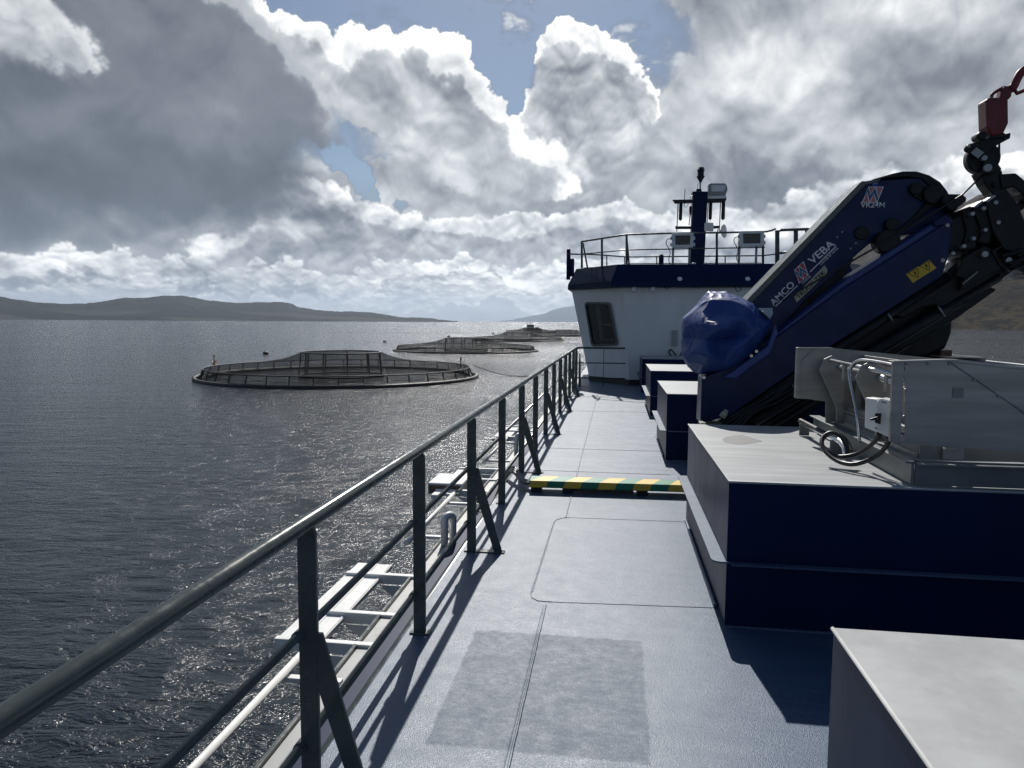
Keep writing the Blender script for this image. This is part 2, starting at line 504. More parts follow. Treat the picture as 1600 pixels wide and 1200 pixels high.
def galv(name, col=(0.40, 0.41, 0.41), rough=0.42, streak=(3, 0.6, 3), metal=0.55, sheen=0.0):
    m, T = mat_new(name)
    pos = T.n('ShaderNodeNewGeometry').outputs['Position']
    ps = T.vm('MULTIPLY', pos, streak)
    n1 = T.noise(ps, 3.0, 7, 0.65)
    n2 = T.noise(pos, 1.3, 4, 0.6)
    n3 = T.noise(T.vm('MULTIPLY', pos, tuple(6 * s for s in streak)), 4.0, 5, 0.7)
    c = T.mixc(T.mr(n1, 0.3, 0.7), tuple(x * 0.80 for x in col), tuple(x * 1.12 for x in col))
    c = T.mixc(T.m('MULTIPLY', T.mr(n2, 0.45, 0.7), 0.35), c, tuple(x * 0.72 for x in col))
    r = T.m('ADD', rough - 0.1, T.m('MULTIPLY', n3, 0.24))
    finish(T, c, r, T.m('ADD', n3, T.m('MULTIPLY', T.noise(pos, 3.0, 2), 6.0)), metal, 0.5, 0.3, 0.0012)
    return m


M['alu'] = galv('brushed_aluminium', (0.33, 0.33, 0.32), 0.40, (0.5, 1, 5))
M['frame_steel'] = galv('grey_galvanised_beam', (0.17, 0.185, 0.19), 0.5, (1, 1, 1), 0.35)
M['lid'] = galv('grey_hatch_lid_paint', (0.35, 0.365, 0.37), 0.46, (0.5, 5, 1), 0.0)
M['lid_near'] = galv('pale_grey_hatch_lid_paint', (0.44, 0.45, 0.445), 0.5, (1, 1, 1), 0.0)


def deck_material():
    m, T = mat_new('blue_grey_nonslip_deck_paint')
    pos = T.n('ShaderNodeNewGeometry').outputs['Position']
    sp = T.n('ShaderNodeSeparateXYZ', ins={0: pos})
    wear = T.noise(T.vm('MULTIPLY', pos, (1.0, 0.9, 1)), 0.9, 8, 0.62)
    streak = T.noise(T.vm('MULTIPLY', pos, (0.55, 4.2, 1)), 2.6, 8, 0.68)
    mott = T.noise(pos, 7.0, 8, 0.7)
    fine = T.noise(pos, 190.0, 3, 0.6)
    c = T.mixc(T.mr(wear, 0.35, 0.65), (0.036, 0.078, 0.148), (0.064, 0.112, 0.180))
    # scuffed, chalky wear on the far half of the walkway
    far = T.mr(sp.outputs[1], 5.5, 8.5)
    c = T.mixc(T.m('MULTIPLY', T.mr(streak, 0.40, 0.60), T.m('MULTIPLY', T.m('ADD', far, 0.16), 0.80)), c, (0.19, 0.23, 0.30))
    c = T.mixc(T.m('MULTIPLY', T.mr(mott, 0.52, 0.75), 0.30), c, (0.045, 0.062, 0.105))
    # deck reflection put into the colour: walkway paler than beside the coamings
    deck_sheen = T.mr(T.m('ADD', sp.outputs[0], T.m('MULTIPLY', mott, 0.12)), 0.34, 0.66, 1.0, 0.0)
    c = T.mixc(T.m('MULTIPLY', deck_sheen, 0.42), c, (0.130, 0.168, 0.218))
    # rectangular scuffed patch: bare, greyer and duller
    wob = T.m('MULTIPLY', T.m('SUBTRACT', T.noise(pos, 11, 8, 0.72), 0.5), 0.13)
    mx = T.mr(T.m('ABSOLUTE', T.m('ADD', sp.outputs[0], T.m('ADD', T.m('MULTIPLY', wob, 0.4), 0.27))), 0.42, 0.435, 1, 0)
    my = T.mr(T.m('ABSOLUTE', T.m('ADD', sp.outputs[1], T.m('ADD', T.m('MULTIPLY', wob, 0.6), -3.04))), 0.50, 0.52, 1, 0)
    pn = T.m('MULTIPLY', T.m('MULTIPLY', mx, my), T.mr(T.noise(T.vm('MULTIPLY', pos, (1, 1.4, 1)), 15.0, 12, 0.80), 0.38, 0.60, 0.45, 1.0))
    c = T.mixc(T.m('MULTIPLY', pn, 0.42), c, (0.036, 0.056, 0.088))
    # gritty paint: worn speckle with glitter put into colour, drag marks across the walkway
    grit = T.noise(pos, 75.0, 6, 0.75)
    c = T.mixc(T.m('MULTIPLY', T.mr(grit, 0.50, 0.64), 0.34), c, (0.17, 0.20, 0.24))
    c = T.mixc(T.m('MULTIPLY', T.mr(grit, 0.48, 0.36), 0.42), c, (0.022, 0.038, 0.075))
    drag = T.noise(T.vm('MULTIPLY', pos, (0.8, 9.0, 1)), 5.0, 8, 0.75)
    c = T.mixc(T.m('MULTIPLY', T.mr(drag, 0.54, 0.70), 0.26), c, (0.19, 0.22, 0.26))
    # splashes and specks
    sv = T.n('ShaderNodeTexVoronoi', ins={'Scale': 5.0}); T.put(sv, 'Vector', pos)
    spk = T.mr(sv.outputs['Distance'], 0.02, 0.035, 1, 0)
    c = T.mixc(T.m('MULTIPLY', spk, 0.7), c, (0.03, 0.03, 0.035))
    gv = T.n('ShaderNodeTexVoronoi', ins={'Scale': 240.0}); T.put(gv, 'Vector', pos)
    h = T.m('ADD', T.m('MULTIPLY', gv.outputs['Distance'], 1.0), T.m('MULTIPLY', fine, 0.8))
    h = T.m('ADD', h, T.m('MULTIPLY', T.noise(pos, 2.2, 3, 0.5), 5.0))
    r = T.m('ADD', 0.40, T.m('MULTIPLY', T.m('SUBTRACT', mott, 0.4), 0.30))
    r = T.m('ADD', r, T.m('MULTIPLY', pn, 0.14))
    finish(T, c, r, h, 0.0, 0.36, 0.6, 0.0014)
    return m


M['deck'] = deck_material()


def water_material():
    m, T = mat_new('sea_water')
    pos = T.n('ShaderNodeNewGeometry').outputs['Position']
    rot = T.n('ShaderNodeVectorRotate', rotation_type='Z_AXIS', ins={'Vector': pos, 'Angle': -SUN_AZ}).outputs[0]
    gust = T.mr(T.noise(T.vm('MULTIPLY', rot, (0.35, 1.0, 1)), 0.016, 4, 0.6), 0.35, 0.68, 0.55, 1.25)

    def hgt(v):
        a = T.noise(T.vm('MULTIPLY', v, (0.40, 1.0, 1.0)), 0.42, 2, 0.5, dist=0.3)      # long low waves
        b = T.noise(T.vm('MULTIPLY', v, (0.42, 1.0, 1.0)), 1.9, 6, 0.66, dist=0.4)      # chop and ripples
        return T.m('ADD', T.m("MULTIPLY", a, 0.50), T.m("MULTIPLY", b, 0.41))
    e = 0.008
    h0 = hgt(rot); hx = hgt(T.vm('ADD', rot, (e, 0, 0))); hy = hgt(T.vm('ADD', rot, (0, e, 0)))
    gx = T.m('MULTIPLY', T.m('DIVIDE', T.m('SUBTRACT', h0, hx), e), gust)
    gy = T.m('MULTIPLY', T.m('DIVIDE', T.m('SUBTRACT', h0, hy), e), gust)
    nrm = T.n('ShaderNodeCombineXYZ', ins={0: gx, 1: gy, 2: 1.0}).outputs[0]
    nrm = T.n('ShaderNodeVectorRotate', rotation_type='Z_AXIS', ins={'Vector': nrm, 'Angle': SUN_AZ}).outputs[0]
    nrm = T.vm('NORMALIZE', nrm)
    p = finish(T, (0.015, 0.022, 0.029), 0.16, None, 0.0, 0.5, normal=nrm)
    p.inputs['IOR'].default_value = 1.333
    return m


M['water'] = water_material()


def hill_material(name, c1, c2, c3, scale, field=None):
    m, T = mat_new(name)
    pos = T.n('ShaderNodeNewGeometry').outputs['Position']
    n1 = T.noise(pos, scale, 8, 0.62)
    n2 = T.noise(pos, scale * 7, 8, 0.7)
    sp = T.n('ShaderNodeSeparateXYZ', ins={0: pos})
    c = T.mixc(T.mr(n1, 0.38, 0.62), c1, c2)
    c = T.mixc(T.mr(n2, 0.44, 0.58), c, c3)
    if field:
        v = T.n('ShaderNodeTexVoronoi', ins={'Scale': scale * 2.2}); T.put(v, 'Vector', T.vm('MULTIPLY', pos, (0.4, 1.0, 1.0)))
        k = T.n('ShaderNodeSeparateColor', ins={0: v.outputs['Color']}).outputs[0]
        c = T.mixc(T.m('MULTIPLY', T.m('MULTIPLY', T.m('GREATER_THAN', k, 0.72), T.mr(sp.outputs[2], 30, 70, 1, 0)), 0.7), c, field)
    v2 = T.n('ShaderNodeTexVoronoi', ins={'Scale': scale * 60}); T.put(v2, 'Vector', pos)
    h = T.m('ADD', T.m('MULTIPLY', n2, 3.0), T.m('MULTIPLY', v2.outputs['Distance'], 0.4))
    finish(T, c, 0.9, h, 0.0, 0.1, 0.9, 1.0 / scale * 0.02)
    return m

# ------------------------------------------------------------------ setting: water, hills, deck
SEA = -5.58
w = MB(); w.quad((-29000, -29000, SEA), (29000, -29000, SEA), (29000, 29000, SEA), (-29000, 29000, SEA))
tag(w.build('water', M['water']), kind='structure')


def hill(name, prof, d0, d1, dmax, mat, seed, rough, nd=40, step=3.0, noise_s=1.0):
    """terrain whose skyline passes through prof (picture x, picture y); d0 shore, d1 ridge, dmax back"""
    bm = bmesh.new()
    x0, x1 = prof[0][0], prof[-1][0]
    n = int((x1 - x0) / step)
    def py(x):
        for (a, b), (c, d) in zip(prof, prof[1:]):
            if a <= x <= c:
                t = (x - a) / (c - a); t = t * t * (3 - 2 * t) * 0.5 + t * 0.5
                return b + (d - b) * t
        return prof[-1][1]
    rows = []
    for i in range(n + 1):
        x = x0 + (x1 - x0) * i / n
        y = py(x) + rough * mnoise.fractal(Vector((x * 0.02, seed, 0)), 1.0, 2.0, 5) + 0.35 * rough * abs(mnoise.noise(Vector((x * 0.16, seed, 9))))
        d = img_ray(x, y); d = d / math.hypot(d.x, d.y)
        top = max(d.z, 0.0)
        col = []
        for j in range(nd + 1):
            t = j / nd
            sh = d0 * (1 + 0.05 * mnoise.noise(Vector((x * 0.006, seed, 3))))
            dist = sh + (dmax - sh) * t
            tr = (d1 - sh) / (dmax - sh)
            s = min(1, t / tr)
            f = (math.sin(s * math.pi / 2) ** 1.15) if t <= tr else 1 - 0.35 * (t - tr) / (1 - tr)
            hmax = d1 * top + EYE - SEA
            p = Vector((d.x * dist, d.y * dist, 0))
            r = mnoise.fractal(Vector((p.x / d1 * 9 * noise_s, p.y / d1 * 9 * noise_s, seed)), 0.9, 2.1, 6)
            h = hmax * f * (1 + 0.16 * r * math.sin(min(1, s) * math.pi)) if t > 0 else -2
            if t <= tr: h = min(h, (dist * top + EYE - SEA) * 0.995 + 0.0) if s < 0.97 else h
            col.append(bm.verts.new((p.x, p.y, SEA + h)))
        rows.append(col)
    for i in range(n):
        for j in range(nd):
            f = bm.faces.new((rows[i][j], rows[i + 1][j], rows[i + 1][j + 1], rows[i][j + 1])); f.smooth = True
    me = bpy.data.meshes.new(name); bm.normal_update(); bm.to_mesh(me); bm.free(); me.materials.append(mat)
    o = bpy.data.objects.new(name, me); C.objects.link(o)
    return tag(o, kind='structure')


M['far_hill'] = hill_material('wooded_far_hill', (0.010, 0.014, 0.018), (0.024, 0.025, 0.026), (0.007, 0.010, 0.012), 0.0012, (0.065, 0.065, 0.055))
M['moor'] = hill_material('brown_heather_moor', (0.036, 0.022, 0.015), (0.070, 0.050, 0.022), (0.010, 0.008, 0.006), 0.007)
hill('hill', [(-700, 468), (-400, 455), (-200, 470), (-80, 460), (0, 464), (30, 468), (60, 472), (125, 474), (160, 470), (200, 465), (250, 462), (285, 463), (320, 468), (370, 473), (440, 473),
     (455, 474), (470, 480), (500, 485), (530, 485), (545, 484), (565, 486), (600, 491), (650, 496), (690, 499.5), (715, 502)], 4300, 6200, 9000, M['far_hill'], 2.3, 2.6)
hill('mountain', [(770, 502), (797, 500), (815, 496), (835, 492), (850, 490), (866, 484), (885, 480), (905, 477), (930, 482), (960, 488), (1010, 494), (1060, 500), (1080, 503)], 19000, 23000, 27000, M['far_hill'], 5.1, 1.2, 16, 5.0)
hill('moorland', [(1120, 500), (1180, 476), (1250, 440), (1310, 405), (1350, 378), (1450, 340), (1500, 320), (1545, 304), (1600, 293), (1700, 262), (1850, 225), (2100, 215), (2400, 240), (2800, 270)], 1180, 2050, 3000, M['moor'], 8.7, 4.0, 60, 5.0, 1.6)

# deck plating, hull
dk = MB(); dk.box(-1.06, 6.62, -4.0, 30.0, -0.10, 0.0)
deck = tag(dk.build('deck', M['deck'], bevel=0.006), kind='structure')
hl = MB()
hl.box(-1.045, 6.6, -4.0, 31.0, -0.66, -0.102)
hl.box(-1.58, 6.9, -4.2, 31.5, -6.4, -0.662)
hl.box(-1.58, -1.046, -4.2, 31.5, -0.658, -0.60)
hull = tag(hl.build('hull', M['navy'], bevel=0.01), kind='structure')
ed = MB(); ed.tube([(-1.064, -4, -0.035), (-1.064, 18.6, -0.035)], 0.035, 8)
ed.build('deck_edge_bar', M['rail'], deck)
wl = MB()          # weld seams in the deck plating


def seam(pts, r=0.006):
    pts = [Vector((p[0], p[1], 0.0006)) for p in pts]
    out = [pts[0]]
    for a, b in zip(pts, pts[1:]):
        k = max(1, int((b - a).length / 0.05))
        for i in range(1, k + 1):
            q = a.lerp(b, i / k); out.append(q + Vector((random.uniform(-.0012, .0012), random.uniform(-.0012, .0012), 0)))
    wl = MB(); wl.tube(out, r, 6); wl.build('weld_seam', M['deck'], deck)


seam([(-0.354, -3.9), (-0.358, 2.45), (-0.370, 3.93)]); seam([(-0.371, -3.9), (-0.375, 2.45), (-0.384, 3.93)], 0.003)
seam([(-0.34, 3.985), (-0.42, 3.99), (-0.462, 4.03), (-0.477, 4.11), (-0.474, 5.62), (-0.455, 5.70), (-0.41, 5.765), (-0.36, 5.785)], 0.004)
seam([(0.60, 4.05), (-0.34, 3.985)], 0.0026); seam([(-0.36, 5.785), (0.60, 5.82)], 0.0022)
seam([(-0.468, 4.12), (-0.465, 5.62)], 0.003)
seam([(-0.385, 5.79), (-0.385, 18.4)], 0.005)
seam([(-0.97, 9.0), (0.60, 9.02)], 0.003); seam([(-0.97, 12.9), (0.60, 12.93)], 0.003); seam([(-0.97, 7.62), (0.60, 7.62)], 0.003)

# pale rubbing strake under the deck edge, with its raised outer lip
st = thing('rubbing_strake', 'long pale grey channel running along the hull just below and outside the port railing', 'rubbing strake', (-1.65, 4, -0.6))
b = MB(); b.box(-1.700, -1.600, -4.2, 30.0, -0.66, -0.596); b.build('channel', M['grey_box'], st, 0.005)
b = MB(); b.box(-1.728, -1.703, -4.2, 30.0, -0.67, -0.575); b.build('outer_lip', M['rail'], st, 0.004)
b = MB(); b.tube([(-1.60, -4.2, -0.585), (-1.60, 30, -0.585)], 0.012, 8); b.build('pipe', M['white_fit'], st)


# brackets carrying the pale side boards outside the hull
def side_rack(y0, y1, label, ys):
    t = thing('side_rack', label, 'side rack', (-1.95, (y0 + y1) / 2, -0.6), group='white bracketed racks hanging outside the hull')
    for y in ys:
        b = MB(); b.box(-2.30, -1.60, y - 0.006, y + 0.006, -0.655, -0.575); b.box(-2.30, -1.60, y, y + 0.045, -0.580, -0.574)
        b.prism([(-1.74, y - 0.010, -0.665), (-2.0, y - 0.010, -0.665), (-1.90, y - 0.010, -0.74), (-1.762, y - 0.010, -0.86)], (0, 0.008, 0))
        b.build('bracket', M['white_fit'], t, 0.002)
    b = MB(); b.box(-2.31, -2.20, y0, y1, -0.650, -0.598); b.build('outer_board', M['white_fit'], t, 0.008)
    b = MB(); b.box(-2.140, -1.985, y0 + 0.1, y1, -0.640, -0.604); b.box(-2.132, -2.120, y0 + 0.1, y1, -0.6045, -0.598); b.box(-2.005, -1.993, y0 + 0.1, y1, -0.6045, -0.598)
    b.build('inner_board', M['white_fit'], t, 0.003)
    return t


side_rack(4.45, 6.10, 'white side rack of three brackets and two boards outside the hull nearest the camera', (4.46, 4.96, 5.77))
side_rack(8.7, 10.4, 'white side rack with a pale box on it, farther along the hull', (8.9, 9.6, 10.3))
side_rack(13.2, 14.8, 'farthest white side rack outside the hull, beyond the far white hoop', (13.3, 14.1, 14.7))


# white tubes with a black lead at their end
def side_tube(y0, y1, label):
    t = thing('side_tube', label, 'white tube', (-1.98, (y0 + y1) / 2, -0.6), group='white tubes running along outside the hull')
    b = MB(); b.tube([(-1.985, y0, -0.545), (-1.985, y1, -0.545)], 0.024, 12); b.build('tube', M['white_fit'], t)
    b = MB(); b.tube([(-1.985, y1, -0.545), (-1.985, y1 + 0.03, -0.545)], 0.028, 10)
    b.tube(curve_pts([(-1.985, y1 + 0.03, -0.545), (-1.99, y1 + 0.16, -0.60), (-2.02, y1 + 0.30, -0.66), (-2.0, y1 + 0.42, -0.67)]), 0.009, 6); b.build('lead', M['rubber'], t)
    for y in (y0 + 0.35, y1 - 0.35):
        b = MB(); b.box(-2.0, -1.62, y, y + 0.05, -0.600, -0.572); b.build('holder', M['white_fit'], t, 0.002)


side_tube(0.4, 4.30, 'white tube outside the hull in the foreground, running in from the bottom edge')
side_tube(6.55, 8.60, 'white tube outside the hull past the near rack, beside the near white hoop')
side_tube(10.6, 13.0, 'white tube outside the hull just before the far white hoop')


def hoop(y, label):
    b = MB()
    r = 0.040
    pts = [(-1.61, y - r, -0.60), (-1.61, y - r, -0.34)] + [(-1.61, y - r * math.cos(a), -0.34 + r * math.sin(a)) for a in [math.pi * k / 10 for k in range(1, 10)]] + [(-1.61, y + r, -0.34), (-1.61, y + r, -0.60)]
    b.tube([(-1.61 + (p[1] - y) * 0.80, y + (p[1] - y) * 1.1, p[2]) for i, p in enumerate(pts)], 0.036, 14)
    o = b.build('hoop', M['white_fit'])
    tag(o, label, 'hoop', 'white hoops on the strake')


hoop(6.75, 'near fat white hoop standing on the strake, seen between the second and third railing posts')
hoop(11.85, 'far fat white hoop standing on the strake, next to the green and yellow bar')
t = thing('vent_box', 'low off-white box with a dark front sitting on the second side rack', 'box', (-2.0, 9.5, -0.6))
b = MB(); b.box(-2.42, -1.95, 8.95, 9.55, -0.66, -0.50); b.build('body', M['white_fit'], t, 0.02)
b = MB(); b.box(-2.40, -1.98, 8.935, 8.948, -0.64, -0.53); b.build('front_panel', M['wood'], t)
b = MB(); b.tube(curve_pts([(-2.1, 8.94, -0.6), (-2.08, 8.86, -0.62), (-2.0, 8.84, -0.58), (-1.96, 8.92, -0.55)]), 0.010, 6); b.build('grip', M['rubber'], t)

# ------------------------------------------------------------------ port railing
RX = -0.98
rl = thing('railing', 'long dark green-grey handrail with flat bar posts along the port edge of the deck', 'railing', (RX, 8, 0))
b = MB(); b.tube([(RX, y, 0.965) for y in (-3.5, 4, 12, 17.95)] + [(RX + 0.03, 18.05, 0.965), (RX + 0.10, 18.08, 0.965), (0.23, 18.08, 0.965)], 0.0255, 18); b.build('top_rail', M['rail'], rl)
for z, r in ((0.585, 0.0145), (0.20, 0.0165)):
    b = MB(); b.tube([(RX - 0.035, -3.5, z), (RX - 0.035, 18.05, z), (RX - 0.02, 18.08, z), (0.25, 18.08, z)], r, 12); b.build('lower_rail', M['rail'], rl)
posts = [-1.86, -0.53, 0.80, 2.13, 3.46, 4.80, 6.14, 7.47, 8.79, 10.12, 11.45, 12.77, 14.10, 15.42, 16.75, 17.95]
for i, y in enumerate(posts):
    b = MB()
    b.prism([(RX - 0.034, y, 0.004), (RX + 0.030, y, 0.004), (RX + 0.030, y, 0.928), (RX + 0.022, y, 0.950), (RX - 0.022, y, 0.950), (RX - 0.034, y, 0.932)], (0, 0.016, 0))
    b.build('post', M['rail'], rl, 0.002)
    b = MB(); b.box(RX - 0.052, RX + (0.235 if i % 2 else 0.052), y - 0.018, y + 0.04, 0.001, 0.009); b.build('foot_plate', M['rail'], rl, 0.002)
    for zc, rc in ((0.585, 0.019), (0.20, 0.021)):
        b = MB(); b.tube([(RX - 0.035, y - 0.016, zc), (RX - 0.035, y + 0.026, zc)], rc, 12); b.build('weld_collar', M['rail'], rl)
    if i % 2 == 1 and y < 17:
        b = MB()
        b.prism([(RX + 0.031, y - 0.004, 0.60), (RX + 0.048, y - 0.004, 0.60), (RX + 0.218, y - 0.004, 0.010), (RX + 0.160, y - 0.004, 0.010), (RX + 0.031, y - 0.004, 0.41)], (0, 0.014, 0))
        b.build('brace', M['rail'], rl, 0.002)
b = MB(); b.prism([(RX + 0.06, 17.9, 0.0), (RX + 0.13, 17.9, 0.0), (RX + 0.10, 17.9, 0.80), (RX + 0.07, 17.9, 0.84)], (0, 0.05, 0)); b.build('post', M['rail'], rl, 0.004)
for x in (-0.30,):
    b = MB(); b.tube([(x, 18.08, 0.0), (x, 18.08, 0.95)], 0.008, 8); b.build('post', M['rail'], rl)

# starboard railing far across the ship
sr = thing('railing', 'low starboard railing across the ship, seen past the conveyor at the right edge', 'railing', (6.5, 12, 0))
b = MB(); b.tube([(6.5, -3, 0.965), (6.5, 26, 0.965)], 0.026, 10); b.build('top_rail', M['chrome'], sr)
b = MB(); b.tube([(6.5, -3, 0.585), (6.5, 26, 0.585)], 0.016, 8); b.build('lower_rail', M['rail'], sr)
for k in range(18):
    b = MB(); b.box(6.47, 6.53, -2.4 + k * 1.6, -2.38 + k * 1.6, 0.001, 0.945); b.build('post', M['rail'], sr)


# ------------------------------------------------------------------ hatch coamings
def coaming(y0, y1, x1, label, lidmat, z=0.785):
    t = thing('hatch_coaming', label, 'hatch coaming', (0.6, (y0 + y1) / 2, 0), group='navy hatch coamings in a row along the walkway')
    X0 = 0.603
    b = MB(); b.box(X0, x1, y0, y1, 0.0, z - 0.002); b.build('coaming_wall', M['navy'], t, 0.004)
    b = MB(); b.box(X0 - 0.004, x1 + 0.004, y0 - 0.004, y1 + 0.004, z - 0.004, z + 0.006)
    o = b.build('lid', lidmat, t, 0.004)
    b = MB()
    e = z + 0.004
    b.tube([(X0 - 0.002, y1, e), (X0 - 0.002, y0 - 0.002, e), (x1, y0 - 0.002, e)], 0.0055, 8)
    b.build('lid_edge_weld', M['lid_near'], t)
    # ledge round the wall with rounded corners, and the fillet at the foot
    b = MB(); r = 0.05; o_ = 0.075
    pts = [(X0 - 0.001, y1, 0.36), (X0 - o_, y1, 0.36), (X0 - o_, y0 - 0.012 + r, 0.36)]
    pts += [(X0 - o_ + r - r * math.cos(a), y0 - 0.012 + r - r * math.sin(a), 0.36) for a in [math.pi / 2 * k / 6 for k in range(1, 7)]]
    pts += [(X0 + 0.02, y0 - 0.012, 0.36), (X0 + 0.02, y0 - 0.001, 0.36), (X0 - 0.001, y0 - 0.001, 0.36)]
    b.prism(pts, (0, 0, -0.010))
    b.build('ledge', M['deck'], t, 0.002)
    b = MB(); b.box(X0 + 0.021, x1, y0 - 0.050, y0 - 0.001, 0.350, 0.360); b.build('ledge', M['deck'], t, 0.002)
    b = MB(); b.box(X0 - 0.022, X0 - 0.001, y0 + 0.25, y1 - 0.1, 0.001, 0.022); b.build('foot_fillet', M['deck'], t, 0.008)
    b = MB(); b.tube([(X0, y0 - 0.004, 0.002), (x1, y0 - 0.004, 0.002)], 0.010, 6); b.build('foot_fillet', M['deck'], t)
    return t


coaming(-2.2, 1.985, 4.2, 'nearest navy hatch coaming with a pale grey top, filling the bottom right corner', M['lid_near'])
cm = coaming(3.80, 5.93, 4.2, 'large navy hatch coaming with grey top that carries the aluminium conveyor', M['lid'])
coaming(8.42, 10.3, 3.2, 'navy hatch coaming with grey top half hidden by the crane foot, behind the conveyor', M['lid'])
coaming(12.4, 14.4, 3.2, 'navy hatch coaming with grey top just below the blue tarpaulin bundle', M['lid'])
coaming(16.5, 18.2, 3.2, 'farthest hatch coaming, in the shade against the white wheelhouse wall', M['lid'])
b = MB()      # faded oily stain on the lid
pts = []
for k in range(28):
    a = 2 * math.pi * k / 28
    px = 1160 + 31 * math.cos(a); py = 687 + 7.2 * math.sin(a) * (1.0 if math.cos(a) < 0 else (1 - 0.75 * math.cos(a))) + 2.5 * max(0, math.cos(a))
    pts.append(atz(px, py, 0.7915))
b.prism(pts, (0, 0, 0.0008)); b.build('stain', plain('lid_stain', (0.15, 0.155, 0.155), 0.55), cm)


# ------------------------------------------------------------------ striped cable guard
def stripes():
    m, T = mat_new('green_yellow_stripes')
    pos = T.n('ShaderNodeNewGeometry').outputs['Position']
    sp = T.n('ShaderNodeSeparateXYZ', ins={0: pos})
    u = T.m('ADD', sp.outputs[0], T.m('ADD', T.m('MULTIPLY', sp.outputs[2], -0.35), T.m('MULTIPLY', sp.outputs[1], -0.42)))
    u = T.m('ADD', u, T.m('MULTIPLY', T.m('SUBTRACT', T.noise(pos, 30, 3), 0.5), 0.006))
    s = T.m('GREATER_THAN', T.m('FRACT', T.m('DIVIDE', T.m('ADD', u, 10.10), 0.318)), 0.5)
    c = T.mixc(s, (0.012, 0.20, 0.11), (0.74, 0.48, 0.04))
    n = T.noise(T.vm('MULTIPLY', pos, (1, 5, 5)), 14, 7, 0.7)
    c = T.mixc(T.m('MULTIPLY', T.mr(n, 0.5, 0.75), 0.5), c, (0.12, 0.13, 0.11))
    finish(T, c, T.m('ADD', 0.30, T.m('MULTIPLY', n, 0.25)), n, 0, 0.5, 0.3, 0.002)
    return m


t = thing('cable_guard', 'low green and yellow striped steel bar lying across the walkway', 'cable guard', (-0.08, 6.72, 0))
rot = Matrix.Translation((-0.08, 6.72, 0)) @ Matrix.Rotation(R(2.0), 4, 'Z')
b = MB(); b.box(-0.715, 0.76, -0.10, 0.115, 0.048, 0.118, rot); b.build('cover', stripes(), t, 0.008)
for x in (-0.70, -0.40, 0.30):
    b = MB(); b.box(x, x + 0.10, -0.085, 0.10, 0.001, 0.047, rot); b.build('foot', M['black'], t, 0.004)
b = MB(); b.box(-0.30, 0.27, -0.04, 0.10, 0.010, 0.046, rot); b.build('inner_duct', M['rail'], t)
b = MB(); b.lathe(rot @ Vector((0.34, -0.101, 0.085)), (0, -1, 0), [(0, 0.008), (0.006, 0.008)], 8); b.build('bolt', M['bolt'], t)
b = MB(); b.lathe(rot @ Vector((-0.66, -0.101, 0.085)), (0, -1, 0), [(0, 0.006), (0.006, 0.006)], 8); b.build('bolt', M['bolt'], t)
M['hose'] = plain('grey_brown_hose', (0.16, 0.145, 0.12), 0.4)
for k in range(3):
    b = MB()
    b.tube(curve_pts([(-1.40, 8.1 + 0.1 * k, -0.52), (-1.18, 7.35, -0.12 + 0.01 * k), (-1.03, 7.02 + 0.05 * k, 0.10 + 0.012 * k), (-0.93, 6.84 + 0.05 * k, 0.095), (-0.86, 6.72 + 0.05 * k, 0.065), (-0.76, 6.66 + 0.05 * k, 0.075)]), 0.017, 10)
    tag(b.build('hose', M['hose']), ['nearest of the three grey hoses entering the striped guard', 'middle one of the three grey hoses entering the striped guard', 'farthest of the three grey hoses entering the striped guard'][k], 'hose', 'hoses crossing the deck edge into the striped guard')
b = MB()
for k in range(16): 
    p = Vector((-1.60 + random.uniform(-.05, .05), 8.05 + random.uniform(-.25, .25), -0.56 + random.uniform(0, .10)))
    b.tube([p, p + Vector((random.uniform(-.06, .06), random.uniform(-.06, .06), random.uniform(0, .05)))], 0.014, 6)
tag(b.build('rope_tangle', paint('weedy_rope', (0.17, 0.17, 0.12), 0.8)), 'small weedy tangle of rope lying on the strake by the hoses', 'rope')

# ------------------------------------------------------------------ wheelhouse
wh = thing('wheelhouse', 'white wheelhouse with navy roof band at the far end of the deck', 'wheelhouse', (3.0, 20, 0))
# outline at foot and under the eaves (counter-clockwise from the port bow side); walls lean outwards to the top
A0, B0 = at(920, 590, 19.6), at(983, 597, 18.50)
A1, B1 = at(893, 452, 19.6), at(975, 449, 18.50)
zf, zt = 0.14, B1.z
def wall_plane():
    n = (Vector((B0.x, 18.5, zf)) - Vector((A0.x, 19.6, zf))).cross(Vector((B1.x, 18.5, zt)) - Vector((A0.x, 19.6, zf))).normalized()
    return n if n.y < 0 else -n
_n = wall_plane(); _d = img_ray(893, 452)
A1 = Vector((0, 0, EYE)) + _d * ((Vector((A0.x, 19.6, zf)) - Vector((0, 0, EYE))).dot(_n) / _d.dot(_n))
A1 = A1 + (A1 - Vector((B1.x, 18.5, zt))).normalized() * 0.0
foot = [(A0.x, 24.0), (A0.x, 19.6), (B0.x, 18.50), (5.4, 18.50), (6.0, 19.6), (6.0, 24.0)]
head = [(A1.x, 24.6), (A1.x, A1.y), (B1.x, 18.50), (5.6, 18.50), (6.5, 19.6), (6.5, 24.6)]


def loft(lower, upper, z0, z1):
    b = MB()
    a = [b.bm.verts.new((x, y, z0)) for x, y in lower]; c = [b.bm.verts.new((x, y, z1)) for x, y in upper]
    n = len(a)
    for i in range(n):
        j = (i + 1) % n
        b.bm.faces.new((a[j], a[i], c[i], c[j]))
    b.bm.faces.new(a); b.bm.faces.new(c[::-1])
    return b


